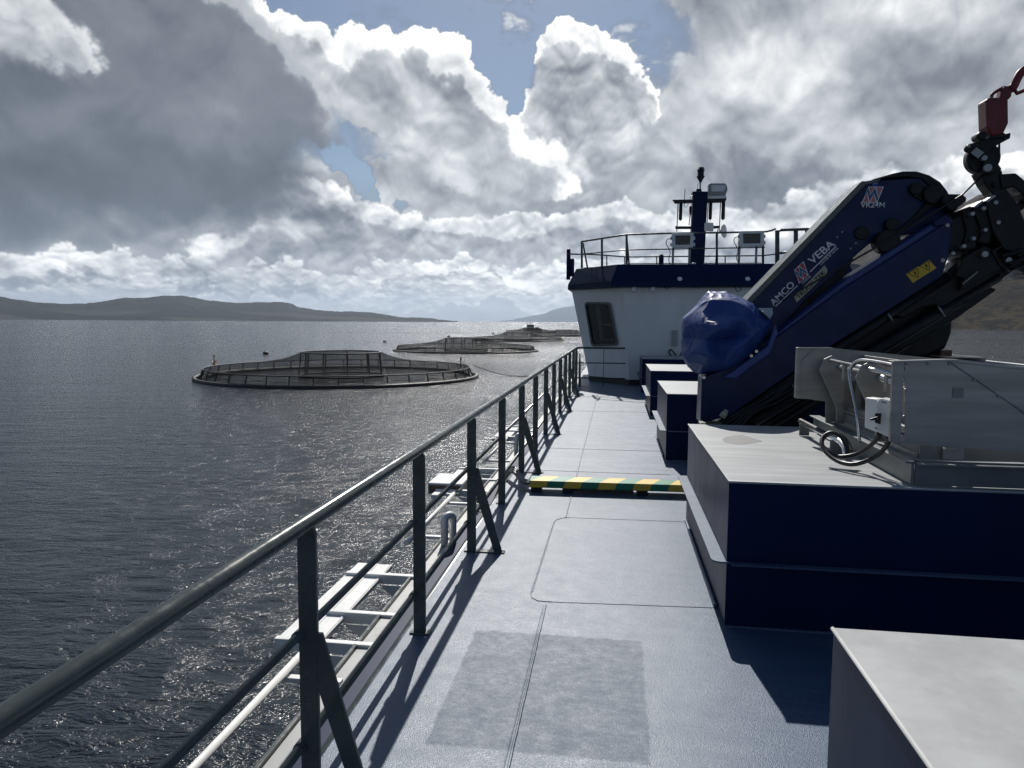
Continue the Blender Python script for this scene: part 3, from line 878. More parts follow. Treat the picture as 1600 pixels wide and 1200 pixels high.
loft(foot, head, zf, zt).build('wall', M['white'], wh, 0.01)
loft([(x * 1.0, y) for x, y in foot], foot, 0.0, zf - 0.002).build('plinth', M['black'], wh)
def grow(poly, d):
    cx, cy = 2.6, 21.5
    return [(x + (d if x > cx else -d), y + (d if y > cy else -d)) for x, y in poly]
eave = [(A1.x - 0.10, 24.8), (A1.x - 0.10, A1.y - 0.05), (-0.15, 18.27), (5.7, 18.27), (6.7, 19.5), (6.7, 24.8)]
top_ = [(eave[0][0] + 0.22, 24.6), (eave[1][0] + 0.22, A1.y + 0.1), (0.0, 18.55), (5.6, 18.55), (6.5, 19.6), (6.5, 24.6)]
z1 = at(980, 448, 18.27).z
loft(eave, eave, z1, z1 + 0.13).build('roof_edge', M['navy'], wh, 0.004)
z2 = at(980, 413, 18.55).z
loft(eave, top_, z1 + 0.132, z2).build('roof', M['navy'], wh, 0.006)
seamb = MB()
for py in (479, 532):
    p, q = at(978 if py == 479 else 980, py, 18.49), at(1230, py, 18.49)
    seamb.tube([(p.x, 18.497, p.z), (q.x, 18.497, p.z)], 0.005, 6)
    seamb.build('wall_seam', M['white'], wh); seamb = MB()
# window in the canted, leaning corner wall
def on_wall(px, py, off=0.0):
    """point on the canted wall under a picture point, off metres proud of it"""
    P0, P1, P2 = Vector((A0.x, 19.6, zf)), Vector((B0.x, 18.5, zf)), Vector((B1.x, 18.5, zt))
    n = (P1 - P0).cross(P2 - P0).normalized()
    if n.y > 0: n = -n
    d = img_ray(px, py); o = Vector((0, 0, EYE))
    t = (P0 + n * off - o).dot(n) / d.dot(n)
    return o + d * t, n


def rounded(c, r=4):
    out = []
    n = len(c)
    for i in range(n):
        p0, p1, p2 = Vector((*c[i - 1],)), Vector((*c[i],)), Vector((*c[(i + 1) % n],))
        a = p1 + (p0 - p1).normalized() * r; b_ = p1 + (p2 - p1).normalized() * r
        for k in range(5):
            t = k / 4; out.append(tuple((1 - t) ** 2 * a + 2 * t * (1 - t) * p1 + t * t * b_))
    return out


wc_ = [(915, 475), (951, 475.5), (963, 537), (926, 538)]
n_ = on_wall(940, 500)[1]
ring = rounded(wc_, 5)
b = MB(); fo = rounded([(912.5, 472), (953.5, 472), (966, 540), (923.5, 541.5)], 6)
N = len(ring)
vo = [b.bm.verts.new(on_wall(*p, 0.045)[0]) for p in fo]; vi = [b.bm.verts.new(on_wall(*p, 0.045)[0]) for p in ring]
vo2 = [b.bm.verts.new(on_wall(*p, -0.02)[0]) for p in fo]; vi2 = [b.bm.verts.new(on_wall(*p, -0.02)[0]) for p in ring]
for i in range(N):
    j = (i + 1) % N
    b.bm.faces.new((vo[i], vo[j], vi[j], vi[i])); b.bm.faces.new((vo[j], vo[i], vo2[i], vo2[j])); b.bm.faces.new((vi[i], vi[j], vi2[j], vi2[i]))
wf = b.build('window', M['rail'], wh)
b = MB(); b.prism([on_wall(*p, 0.006)[0] for p in ring], n_ * 0.006); b.build('pane', M['glass'], wf)
b = MB()
for (x0, y0, x1, y1) in ((938, 506, 955, 506.5), (940, 530, 959, 530.5)):
    b.prism([on_wall(x0, y0, 0.014)[0], on_wall(x1, y1, 0.014)[0], on_wall(x1, y1 + 1.4, 0.014)[0], on_wall(x0, y0 + 1.4, 0.014)[0]], n_ * 0.004)
    b.build('wiper', M['rail'], wf); b = MB()
b.prism([on_wall(*p, 0.0)[0] for p in ((930, 478), (937, 478), (944, 530), (938, 534))], n_ * 0.0135); b.build('pane_band', plain('pane_band_grey', (0.035, 0.05, 0.055), 0.4), wf)  # paler band laid on the dark pane
# underside lamps, gland box, cable
for px in (990, 1020):
    p = at(px, 453, 18.44)
    b = MB(); b.lathe((p.x, 18.36, p.z + 0.07), (0, 0, -1), [(0, 0.045), (0.02, 0.060), (0.10, 0.068), (0.115, 0.05), (0.118, 0.0)], 16); b.build('down_lamp', M['white_fit'], wh)
p, q = at(1050, 516, 18.45), at(1058, 540, 18.45)
b = MB(); b.box(p.x, q.x, 18.40, 18.498, q.z, p.z); b.build('gland_box', M['grey_box'], wh, 0.008)
b = MB(); b.tube(curve_pts([at(1065, 549, 18.43), at(1062, 556, 18.40), at(1052, 558, 18.40), at(1045, 551, 18.42), at(1048, 546, 18.43), at(1054, 552, 18.42), at(1057, 557, 18.42)]), 0.017, 8); b.build('cable', M['rubber'], wh)
b = MB(); b.tube(curve_pts([at(1036, 447, 18.24), at(1042, 451, 18.23), at(1052, 448, 18.24), at(1090, 449, 18.25), at(1137, 447, 18.24), at(1147, 449, 18.20), at(1152, 455, 18.20), at(1158, 452, 18.20), at(1153, 446, 18.22)]), 0.010, 6); b.build('cable', M['rubber'], wh)
for px in (1062, 1168):
    p = at(px, 437, 18.34)
    b = MB(); b.lathe((p.x, p.y, p.z), (0, -1, 0.5), [(0, 0.075), (0.02, 0.075), (0.05, 0.05), (0.06, 0.0)], 14); b.build('eave_lamp', M['white_fit'], wh)
# door fittings low on the wall: two small white hand grips
b = MB(); b.tube([on_wall(928, 571, 0.03)[0], on_wall(928.5, 584, 0.03)[0]], 0.012, 6); b.build('hand_grip', M['white_fit'], wh)

# rails on the roof
rr = thing('roof_rail', 'thin black guard rail running round the wheelhouse roof', 'railing', (3, 19, z2))


def tb(name, pts, r, par, mat='rail', seg=8):
    b = MB(); b.tube(pts, r, seg); return b.build(name, M[mat], par)


tb('top_rail', [at(909, 377.5, 19.3), at(979, 366.5, 18.85), at(1049, 364.5, 18.85), at(1125, 363.5, 18.85), at(1197, 362, 18.85), at(1206, 360, 18.85), at(1212, 357.5, 18.85)], 0.024, rr)
tb('middle_rail', [at(909, 397, 19.3), at(979, 390.5, 18.85), at(1195, 386.5, 18.85)], 0.016, rr)
tb('middle_rail', [at(890, 397, 19.2), at(926, 397.5, 19.6), at(980, 401.5, 22.0), at(1190, 399.5, 22.0), at(1240, 394, 22.0)], 0.020, rr)
tb('lower_rail', [at(912, 419, 19.4), at(948, 416.5, 19.6), at(985, 412, 22), at(1190, 411, 22.0)], 0.014, rr)
for x, y0, y1, Y in ((909, 377, 419, 19.3), (940.5, 373, 418, 19.05), (979, 366, 413, 18.85), (948, 399, 417, 22), (976, 401, 414, 22), (1026, 400, 413, 22), (1120, 363, 413, 18.85), (1133, 400, 412, 22), (1192, 362, 413, 18.85)):
    tb('post', [at(x, y0, Y), at(x + 0.2, y1, Y)], 0.030 if Y < 20 else 0.018, rr)
for p0, p1 in (((911, 380), (918, 419)), ((979, 367), (983, 413))):
    tb('strut', [at(*p0, 18.9), at(*p1, 18.75)], 0.022, rr)
# gate frame at the right
for x in (1214.5, 1243.5, 1260):
    tb('post', [at(x, 360, 18.8), at(x, 413, 18.8)], 0.055 if x < 1250 else 0.035, rr)
tb('top_rail', [at(1214, 364, 18.8), at(1219, 359.5, 18.8), at(1262, 358, 18.8), at(1275, 360, 18.8)], 0.035, rr)
tb('middle_rail', [at(1215, 395, 18.8), at(1262, 391, 18.8)], 0.020, rr)
# stubby folding bollards on the port corner
gb = thing('mast_stub', 'two navy rounded stubs at the port corner of the wheelhouse roof', 'mast stub', tuple(at(889, 430, 19.4)))
for (x, y0, y1, r) in ((888.5, 388, 437, 0.055), (894, 403, 432, 0.062)):
    p, q = at(x, y0, 19.4), at(x - 0.5, y1, 19.4)
    b = MB(); b.lathe(q, p - q, [(0, r), ((p - q).length - r, r), ((p - q).length - r * 0.3, r * 0.7), ((p - q).length, 0.0)], 14); b.build('stub', M['navy'], gb)
p = at(1033, 405, 19.2)
b = MB(); b.lathe(at(1033, 414, 19.2), (0, 0, 1), [(0, 0.065), (0.22, 0.065), (0.27, 0.045), (0.285, 0)], 14); tag(b.build('vent_post', M['navy']), 'short round-topped navy post standing on the roof left of the floodlight', 'vent post')


# ------------------------------------------------------------------ mast
YM = 19.6
ms = thing('mast', 'navy signal mast with black cross arms standing on the wheelhouse roof', 'mast', tuple(at(1090, 414, YM)))


def poly(par, name, pts, Y, dep, mat, bevel=0.0, tilt=0):
    b = MB(); b.prism([at(x, y, Y) for x, y in pts], (0, dep, 0))
    return b.build(name, M[mat] if isinstance(mat, str) else mat, par, bevel)


poly(ms, 'column', [(1083, 302), (1106, 302), (1100.5, 414), (1078.5, 414)], YM, 0.36, 'navy', 0.01)
poly(ms, 'cap_plate', [(1082, 299), (1107, 299), (1106, 303), (1083, 303)], YM - 0.02, 0.42, 'navy', 0.004)
poly(ms, 'top_block', [(1088.5, 295), (1096, 295), (1096.5, 299), (1088, 299)], YM + 0.1, 0.14, 'navy', 0.004)
tb('stem', [at(1094, 296, YM + 0.15), at(1094, 284, YM + 0.15)], 0.018, ms, 'black')
p = at(1094.5, 286, YM + 0.15); u = (at(1094.5, 262, YM + 0.15) - p).length
b = MB(); b.lathe(p, (0, 0, 1), [(0, 0.02), (u * .12, 0.04), (u * .40, 0.105), (u * .45, 0.105), (u * .47, 0.085), (u * .78, 0.080), (u * .80, 0.10), (u * .86, 0.10), (u * .88, 0.085), (u, 0.08)], 18); b.build('signal_lamp', M['black'], ms)
poly(ms, 'cross_arm', [(1051, 312), (1083, 311.5), (1083, 316.5), (1055, 317.5)], YM + 0.1, 0.12, 'black')
poly(ms, 'cross_arm', [(1104.5, 311), (1136, 310), (1133, 315.5), (1104.5, 316.5)], YM + 0.1, 0.12, 'black')
poly(ms, 'lower_cross_arm', [(1055, 353.5), (1081, 353.5), (1081, 357.5), (1056, 357.5)], YM + 0.1, 0.08, 'black')
poly(ms, 'lower_cross_arm', [(1104, 353), (1125, 352.5), (1125, 356.5), (1104, 357)], YM + 0.1, 0.08, 'black')
for x, y0, y1, r in ((1064, 317, 345, 0.045), (1110.5, 316, 344, 0.045), (1130.5, 316, 344, 0.048)):
    a, c = at(x, y0, YM + 0.16), at(x - 1.0, y1, YM + 0.16)
    b = MB(); b.lathe(a, c - a, [(0, r), ((c - a).length * .93, r), ((c - a).length * .95, r * .6), ((c - a).length, 0.012)], 12); b.build('horn_tube', M['black'], ms)
for x0, y0, x1, y1, r in ((1059.5, 317, 1057.5, 362, 0.014), (1106.5, 317, 1105, 348, 0.012), (1126, 312, 1124, 360, 0.013), (1070.5, 295, 1069, 322, 0.009), (1121.8, 358, 1118, 413, 0.015), (1079, 330, 1076.5, 352, 0.012)):
    tb('aerial', [at(x0, y0, YM + 0.12), at(x1, y1, YM + 0.12)], r, ms, 'black', 6)
p = at(1079, 322, YM + 0.1); b = MB(); b.lathe(p, (0, 0, -1), [(0, .02), (.03, .035), (.16, .035), (.17, .025), (.22, .025), (.24, .0)], 10); b.build('small_horn', M['black'], ms)
tb('cable', curve_pts([at(1069, 318, YM + .1), at(1069, 322, YM + .08), at(1072, 324, YM + .08), at(1076, 318, YM + .08)]), 0.006, ms, 'rubber', 6)
tb('cable', curve_pts([at(1078, 312, YM + .1), at(1079, 307, YM + .05), at(1083, 306, YM + .0)]), 0.008, ms, 'rubber', 6)
tb('cable', curve_pts([at(1090, 296, YM + .1), at(1090, 289, YM + .1), at(1092, 286, YM + .1)]), 0.006, ms, 'rubber', 6)
# radar-like lamp box
lb = thing('searchlight', 'pale grey searchlight housing on the right arm of the mast', 'searchlight', tuple(at(1121, 308, YM)))
poly(lb, 'housing', [(1107, 288), (1110, 286), (1133, 286), (1136, 290), (1137, 296), (1134, 305), (1107, 305)], YM + .08, 0.22, 'grey_box', 0.015)
poly(lb, 'front_cover', [(1111, 289), (1133, 288.5), (1134, 292), (1132, 299), (1112, 299.5)], YM + .03, 0.05, 'white_fit', 0.02)
poly(lb, 'base_plate', [(1106, 306), (1135, 305.5), (1135, 309.5), (1106, 310.5)], YM + .05, 0.3, 'white_fit')
# square aerial and dish
b = MB(); b.prism([at(x, y, YM - .1) for x, y in rounded([(1101, 347.5), (1115, 348), (1115, 361.5), (1100.5, 361)], 2.2)], (0, 0.06, 0))
tag(b.build('panel_aerial', M['white_fit'], None, 0.006), 'small square off-white aerial panel fixed low on the mast', 'aerial')
dsh = thing('dish', 'small off-white radio dish turned sideways beside the mast', 'dish', tuple(at(1130, 360, YM)))
p = at(1131, 361, YM - 0.02); dr = (at(1131, 350.5, YM) - at(1131, 361, YM)).length
ax = Vector((0.86, -0.50, 0.05))
b = MB(); b.lathe(p, ax, [(-0.06, 0.03), (-0.05, dr * .5), (-0.02, dr * .9), (0.0, dr), (0.012, dr), (0.02, dr * .8), (0.03, 0.0)], 26); b.build('reflector', M['white_fit'], dsh)
b = MB(); b.lathe(p - ax * 0.06, -ax, [(0, 0.035), (0.05, 0.035), (0.06, 0.02)], 10); b.build('mount', M['grey_box'], dsh)


def floodlight(x0, y0, x1, y1, Y, label, leg_x, green):
    t = thing('floodlight', label, 'floodlight', tuple(at((x0 + x1) / 2, 413, Y)), group='rectangular floodlights on the wheelhouse roof')
    b = MB(); b.prism([at(x, y, Y) for x, y in rounded([(x0, y0), (x1, y0 - .6), (x1 - .8, y1 - .6), (x0 + .8, y1)], 1.5)], (0, 0.16, 0)); b.build('housing', M['white_fit'], t, 0.012)
    poly(t, 'glass', [(x0 + 5, y0 + 4), (x1 - 5.5, y0 + 3.5), (x1 - 6, y1 - 5), (x0 + 5.5, y1 - 4.5)], Y - 0.006, 0.005, 'glass')
    for i in range(4):
        for j in range(2):
            p = at(x0 + 9 + (x1 - x0 - 18) * i / 3, y0 + 8.5 + (y1 - y0 - 16) * j, Y - 0.008)
            b = MB(); b.lathe(p, (0, -1, 0), [(0, 0.030), (0.004, 0.028), (0.008, 0.0)], 10); b.build('lens', M['lens'], t)
    for x in leg_x:
        b = MB(); a, c = at(x, y1 - 3 if abs(x - x0) > 6 else y0 + 8, Y + 0.02), at(x - .4, 413.5, Y + 0.02)
        b.box(a.x - 0.028, a.x + 0.028, Y + 0.165, Y + 0.21, c.z, a.z); b.build('leg', M['grey_box'], t)
    for k, yy in enumerate((y0 + 6, y0 + 16)):
        for xx in (x0 - 1.2, x1 + 0.8):
            p = at(xx, yy + 2, Y + 0.05)
            b = MB(); b.box(p.x - .02, p.x + .02, Y + .04, Y + .12, p.z - .04, p.z + .04); b.build('bracket', M['white_fit'], t)
    b = MB(); b.tube(curve_pts([at(x0, y0 + 9, Y), at(x0 - 7, y0 + 10, Y - .03), at(x0 - 9, y0 + 17, Y - .03), at(x0 - 3, y0 + 29, Y - .03), at(x0 - 5, y0 + 42, Y - .02), at(x0 - 2, y0 + 50, Y - .03)]), 0.010, 6); b.build('cable', M['rubber'], t)


floodlight(1050, 364, 1084, 387, 18.7, 'left floodlight with a grid of eight lamps, standing in front of the mast', (1053, 1078.5), 0)
floodlight(1156, 361, 1194, 385, 18.7, 'right floodlight with a dark glass, standing apart from the mast near the crane', (1157.5, 1184), 1)
for x in (1084, 1103): 
    p = at(x, 412, 18.9); b = MB(); b.lathe((p.x, p.y, z2), (0, 0, 1), [(0, .06), (.03, .06), (.06, .035), (.065, 0)], 12)
    tag(b.build('deck_light', M['white_fit']), 'small domed cap on the roof at the ' + ('left' if x < 1090 else 'right') + ' foot of the mast', 'cap', 'small domed caps on the roof')


# ------------------------------------------------------------------ lettering helper
def lettering(par, name, s, p0, p1, cap_px, Y, mat, offset=0.012, proud=0.002):
    """text whose baseline runs from picture point p0 to p1 in the plane Y"""
    A, B = at(*p0, Y), at(*p1, Y)
    cu = bpy.data.curves.new(name, 'FONT'); cu.body = s; cu.offset = offset; cu.extrude = 0.0; cu.size = 1.0
    ob = bpy.data.objects.new(name, cu); C.objects.link(ob)
    dg = bpy.context.evaluated_depsgraph_get()
    me = bpy.data.meshes.new_from_object(ob.evaluated_get(dg))
    bpy.data.objects.remove(ob)
    xs = [v.co.x for v in me.vertices]; ys = [v.co.y for v in me.vertices]
    w0, w1, h0, h1 = min(xs), max(xs), 0.0, max(ys)
    X = (B - A); L = X.length; X.normalize(); Z = Vector((X.z * -1, 0, X.x)); Z = Vector((-X.z, 0, X.x))
    pxm = (at(p0[0], p0[1] - 10, Y) - A).length / 10
    for v in me.vertices:
        v.co = A + X * ((v.co.x - w0) / (w1 - w0) * L) + Z * (v.co.y / h1 * cap_px * pxm) + Vector((0, -proud, 0))
    bm = bmesh.new(); bm.from_mesh(me)
    for f in bm.faces:
        if f.normal.y > 0: f.normal_flip()
    ext = bmesh.ops.extrude_face_region(bm, geom=bm.faces[:])
    bmesh.ops.translate(bm, verts=[v for v in ext['geom'] if isinstance(v, bmesh.types.BMVert)], vec=(0, -0.0008, 0))
    bmesh.ops.recalc_face_normals(bm, faces=bm.faces)
    bm.to_mesh(me); bm.free()
    me.name = name; me.materials.clear(); me.materials.append(mat)
    o = bpy.data.objects.new(name, me); C.objects.link(o); o.parent = par
    o.matrix_parent_inverse = par.matrix_basis.inverted() if par.type == 'EMPTY' else Matrix.Identity(4)
    return o


# ------------------------------------------------------------------ crane
cr = thing('crane', 'folded navy blue deck crane with black boom sections and white lettering', 'crane', (2.6, 7.1, 0))


def zp(X, Y, k=4.614, ox=1320, oy=240): return (ox + X / k, oy + Y / k)
def cpoly(name, pts, Y, dep, mat, bevel=0.006, par=None): return poly(par or cr, name, pts, Y, dep, mat, bevel)


# column and foot, mostly hidden by the conveyor
b = MB(); b.box(2.75, 3.35, 7.0, 7.7, 0.0, 0.75); b.lathe((3.05, 7.35, 0.72), (0, 0, 1), [(0, 0.34), (0.5, 0.34), (0.52, 0.40), (0.6, 0.40)], 24); b.build('column', M['crane_black'], cr, 0.02)
cpoly('counter_housing', [(1430, 470), (1490, 478), (1488, 520), (1482, 536), (1478, 545), (1400, 580), (1340, 600), (1330, 520)], 7.30, 0.5, 'crane_black', 0.03)
poly(None, 'timber_block', [(1470, 548), (1488, 547), (1488, 561), (1468, 563)], 7.35, 0.35, 'wood', 0.006)
tag(bpy.context.scene.objects['timber_block'], 'brown timber block wedged under the dark crane housing', 'timber block')
# upper (first) boom
UP = [(1150, 492), (1168, 474), (1350, 286), (1352, 283), (1446, 276), (1476, 296), (1492, 320), (1490, 334), (1478, 340), (1440, 362), (1395, 370), (1380, 366), (1355, 384), (1325, 410), (1292, 440), (1258, 470), (1215, 520), (1160, 545)]
cpoly('upper_boom', UP, 7.02, 0.36, 'navy_crane', 0.012)
cpoly('boom_underside_shade', [(1334, 403), (1324, 424), (1306, 447), (1232, 500), (1200, 530), (1200, 515), (1262, 466), (1300, 430)], 7.05, 0.3, 'crane_black', 0.006)  # black plate standing in for the shadow under the upper boom
cpoly('edge_strip', [(1156, 480), (1346, 283), (1352, 283), (1352, 289), (1163, 485)], 6.985, 0.42, 'rail', 0.004)
cpoly('edge_strip', [(1352, 283), (1376, 279.5), (1376, 282), (1352, 289)], 6.985, 0.42, 'rail', 0.003)
cpoly('top_cover', [zp(200, 185), zp(340, 145), zp(420, 127), zp(520, 127), zp(610, 155), zp(690, 205), zp(740, 270), zp(755, 300), zp(730, 320), zp(640, 260), zp(560, 180), zp(460, 165), zp(330, 172), zp(210, 192)], 7.0, 0.42, 'crane_black', 0.01)
cpoly('joint_plate', [zp(500, 205), zp(580, 235), zp(700, 260), zp(720, 330), zp(620, 400), zp(520, 480), zp(430, 560), zp(380, 580), zp(330, 640), zp(235, 640), zp(250, 600), zp(400, 540), zp(520, 430), zp(590, 350), zp(500, 310), zp(490, 250)], 6.99, 0.10, 'crane_black', 0.008)


def disc(name, X, Y, r_px, Yp, d, mat='crane_black', par=None, seg=28, inner=True):
    p = at(X, Y, Yp); r = (at(X, Y + r_px, Yp) - p).length
    b = MB(); b.lathe(p + Vector((0, d, 0)), (0, -1, 0), [(0, r), (d - 0.004, r), (d, r * 0.93), (d + 0.0005, r * 0.72), (d - 0.006, r * 0.68), (d - 0.006, 0.0)] if inner else [(0, r), (d, r), (d + 0.001, 0)], seg)
    return b.build(name, M[mat], par or cr)


disc('pivot_pin', *zp(645, 290), 15, 6.94, 0.10)
disc('pivot_pin', *zp(518, 248), 9.5, 6.97, 0.06)
disc('pivot_pin', *zp(343, 508), 9.5, 6.95, 0.08)
disc('pivot_pin', *zp(318, 630), 18, 6.86, 0.16)
disc('pivot_pin', *zp(125, 572), 10.5, 6.99, 0.03, 'crane_black')
b = MB()
pts = [zp(720, 300), zp(760, 290), zp(850, 292), zp(880, 315), zp(880, 340), zp(850, 365), zp(820, 385), zp(800, 420), zp(750, 400), zp(715, 360), zp(702, 330)]
cpoly('rope_guide', pts, 6.88, 0.14, 'crane_black', 0.012)
for X, Y in ((937, 14), (890, 62), (1065, 118), (1018, 168)):
    px, py = 1160 + X / 6, 360 + Y / 6
    disc('rivet', px, py, 1.3, 7.012, 0.012, 'bolt', seg=10, inner=False)
# lower boom: face plus upper bevel, its light put into a paler navy
LB = [(1097, 590), (1160, 566), (1205, 533), (1310, 456), (1475, 350), (1488, 352), (1483, 398), (1472, 432), (1300, 540), (1140, 650), (1094, 662)]
cpoly('lower_boom', LB, 6.80, 0.34, 'navy_crane', 0.010)
cpoly('boom_bevel', [(1180, 548), (1205, 528), (1330, 431), (1476, 338), (1488, 341), (1489, 351), (1475, 350), (1310, 456), (1205, 534)], 6.83, 0.28, plain('navy_bevel_lit', (0.020, 0.045, 0.17), 0.4), 0.012)
cpoly('end_band', [(1459, 346), (1478, 335), (1490, 342), (1489, 351), (1470, 352), (1462, 354)], 6.79, 0.35, 'navy_crane', 0.01)
# dark mass of nested boom sections under it
cpoly('inner_boom', [(1150, 640), (1300, 538), (1480, 424), (1560, 452), (1492, 500), (1388, 560), (1270, 640), (1235, 690), (1110, 690), (1120, 660)], 6.98, 0.30, 'crane_black', 0.02)
for (a, c, r) in (((1163, 640), (1480, 432), 0.050), ((1178, 660), (1560, 432), 0.046)):
    b = MB(); b.tube([at(*a, 6.86), at(*c, 6.86)], r, 20); b.build('cylinder', M['crane_black'], cr)
for (a, c) in (((1190, 668), (1500, 478)), ((1210, 640), (1300, 583)), ((1200, 672), (1420, 540))):
    b = MB(); b.tube([at(*a, 6.90), at(*c, 6.90)], 0.014, 8); b.build('hydraulic_line', M['rubber'], cr)
for (x, y) in ((1389, 492), (1468, 481), (1236, 598)):
    p = at(x, y, 6.845); q = at(x + 8, y + 13, 6.845)
    b = MB(); b.tube(curve_pts([at(x - 3, y - 6, 6.87), at(x, y, 6.80), at(x + 5, y + 8, 6.81), at(x + 8, y + 13, 6.87)]), 0.008, 6); b.build('clip', M['bolt'], cr)
# head plates
HY = 6.78
cpoly('section_rib', [zp(780, 470), zp(840, 440), zp(880, 450), zp(885, 560), zp(830, 700), zp(760, 720), zp(750, 640)], HY + 0.03, 0.36, 'crane_black', 0.012)
cpoly('section_rib', [zp(845, 405), zp(905, 380), zp(950, 385), zp(985, 555), zp(940, 690), zp(850, 700), zp(880, 560)], HY, 0.40, 'crane_black', 0.012)
cpoly('section_rib', [zp(925, 392), zp(1000, 345), zp(1045, 342), zp(1080, 520), zp(1045, 650), zp(960, 640), zp(990, 560)], HY - 0.03, 0.44, 'crane_black', 0.012)
cpoly('section_rib', [zp(1015, 345), zp(1085, 300), zp(1130, 305), zp(1175, 380), zp(1225, 450), zp(1300, 560), zp(1400, 700), zp(1400, 790), zp(1150, 690), zp(1070, 560)], HY - 0.06, 0.50, 'crane_black', 0.014)
cpoly('silver_tab', [zp(925, 385), zp(990, 336), zp(1005, 346), zp(945, 390)], HY - 0.035, 0.09, 'bolt', 0.002)
cpoly('silver_tab', [zp(1013, 340), zp(1078, 295), zp(1092, 307), zp(1030, 350)], HY - 0.065, 0.09, 'bolt', 0.002)
cpoly('head_casting', [zp(690, 900), zp(760, 830), zp(860, 740), zp(850, 690), zp(940, 660), zp(1020, 660), zp(1150, 690), zp(1300, 720), zp(1400, 760), zp(1400, 900), zp(1230, 830), zp(1210, 850), zp(1060, 960), zp(870, 1090), zp(780, 1130), zp(640, 1095), zp(560, 1110), zp(420, 1190), zp(330, 1150), zp(560, 1000)], HY + 0.05, 0.36, 'crane_black', 0.018)
cpoly('side_cheek', [zp(860, 745), zp(930, 705), zp(1010, 660), zp(1080, 700), zp(1140, 830), zp(1000, 900), zp(900, 960), zp(840, 985), zp(860, 900), zp(800, 880)], HY - 0.03, 0.10, 'crane_black', 0.012)
cpoly('edge_bracket', [zp(1060, 700), zp(1150, 650), zp(1175, 655), zp(1090, 705), zp(1140, 790), zp(1215, 830), zp(1200, 850), zp(1120, 810)], HY - 0.05, 0.10, 'crane_black', 0.006)
for X, Y, r in ((738, 518, 3.3), (703, 770, 3.4), (778, 720, 3.2), (857, 668, 3.3), (926, 613, 3.2), (1012, 551, 3.2), (1105, 497, 3.3), (919, 435, 3.4), (1000, 396, 3.4), (1086, 354, 3.4), (1008, 726, 5.0), (1180, 768, 4.6)):
    x, y = zp(X, Y)
    p = at(x, y, 6.70); rad = (at(x, y + r, 6.70) - p).length
    yb = 6.80 if X < 800 and Y > 500 and X < 790 else 6.72
    b = MB(); b.lathe((p.x * yb / 6.70 if False else at(x, y, yb).x, yb, at(x, y, yb).z), (0, -1, 0), [(-0.05, rad), (0.010, rad), (0.014, rad * .92), (0.0145, rad * .55), (0.004, rad * .5), (0.004, 0)], 16)
    b.build('bolt', M['bolt'], cr)
for (a, c, r) in ((zp(1130, 740), zp(1300, 690), 0.018), (zp(1180, 800), zp(1330, 740), 0.022), (zp(850, 940), zp(960, 850), 0.007), (zp(1210, 830), zp(1320, 800), 0.016)):
    b = MB(); b.tube([at(*a, 6.70), at(*c, 6.70)], r, 8); b.build('fitting', M['bolt' if r < 0.01 else 'crane_black'], cr)
# black hoses bunched low by the foot
for k in range(7):
    s = 5 * k
    b = MB(); b.tube(curve_pts([at(1120 + s, 662 + 2 * k, 6.72), at(1150 + s, 648 + random.uniform(-6, 4), 6.72), at(1190 + s, 622 + random.uniform(-5, 5), 6.74), at(1240 + s, 590 + random.uniform(-4, 6), 6.80)]), 0.009, 6); b.build('hydraulic_hose', M['rubber'], cr)
b = MB(); p = at(1128, 652, 6.68); b.lathe(p, (0.5, 0, 0.86), [(0, .03), (.05, .03), (.055, .02), (.08, .02)], 8); b.build('valve', M['cream'], cr)
b = MB(); p = at(1110, 664, 6.66); b.box(p.x - .10, p.x + .10, 6.60, 6.75, p.z - .03, p.z + .025); b.build('drip_tray', plain('olive_fitting', (0.09, 0.10, 0.04), 0.5), cr, 0.01)

# rope over the boom to the sheave
b = MB(); b.tube([at(1222, 470, 6.92), at(1262, 447, 6.92), at(1396, 371, 6.83), at(1478, 321, 6.84), at(1503, 305, 6.83), at(1535, 274, 6.84)], 0.0085, 8); b.build('rope', M['rubber'], cr)

# arm, sheave head
cpoly('arm', [(1530, 268), (1556, 258), (1566, 266), (1568, 275), (1572, 294), (1590, 318), (1604, 350), (1625, 430), (1600, 430), (1584, 396), (1566, 336), (1552, 304), (1540, 288)], 6.86, 0.16, 'crane_black', 0.012)
cpoly('hook_arm', [(1562, 272), (1588, 270), (1600, 280), (1615, 295), (1622, 315), (1606, 318), (1598, 302), (1584, 292), (1566, 296)], 6.84, 0.20, 'crane_black', 0.014)
cpoly('link', [(1572, 330), (1590, 318), (1606, 300), (1615, 306), (1600, 326), (1580, 344)], 6.90, 0.10, 'crane_black', 0.01)
disc('sheave', 1538.5, 246, 24, 6.86, 0.10)
disc('sheave_hub', 1544, 262, 6, 6.80, 0.06, 'bolt', inner=False)
disc('sheave_hub', 1539, 246.5, 4, 6.80, 0.06, 'bolt', inner=False)
cpoly('sheave_plate', [zp(165, 790, 6, 1480, 100), zp(185, 755, 6, 1480, 100), zp(300, 722, 6, 1480, 100), zp(410, 690, 6, 1480, 100), zp(600, 642, 6, 1480, 100), zp(592, 695, 6, 1480, 100), zp(470, 760, 6, 1480, 100), zp(330, 850, 6, 1480, 100), zp(290, 880, 6, 1480, 100), zp(170, 815, 6, 1480, 100)], 6.82, 0.03, 'crane_black', 0.006)
cpoly('sheave_plate', [zp(300, 720, 6, 1480, 100), zp(365, 700, 6, 1480, 100), zp(420, 850, 6, 1480, 100), zp(490, 950, 6, 1480, 100), zp(515, 985, 6, 1480, 100), zp(420, 1030, 6, 1480, 100), zp(320, 1030, 6, 1480, 100), zp(350, 900, 6, 1480, 100)], 6.815, 0.03, 'crane_black', 0.006)
disc('roller', 1535, 211, 6.6, 6.80, 0.12)
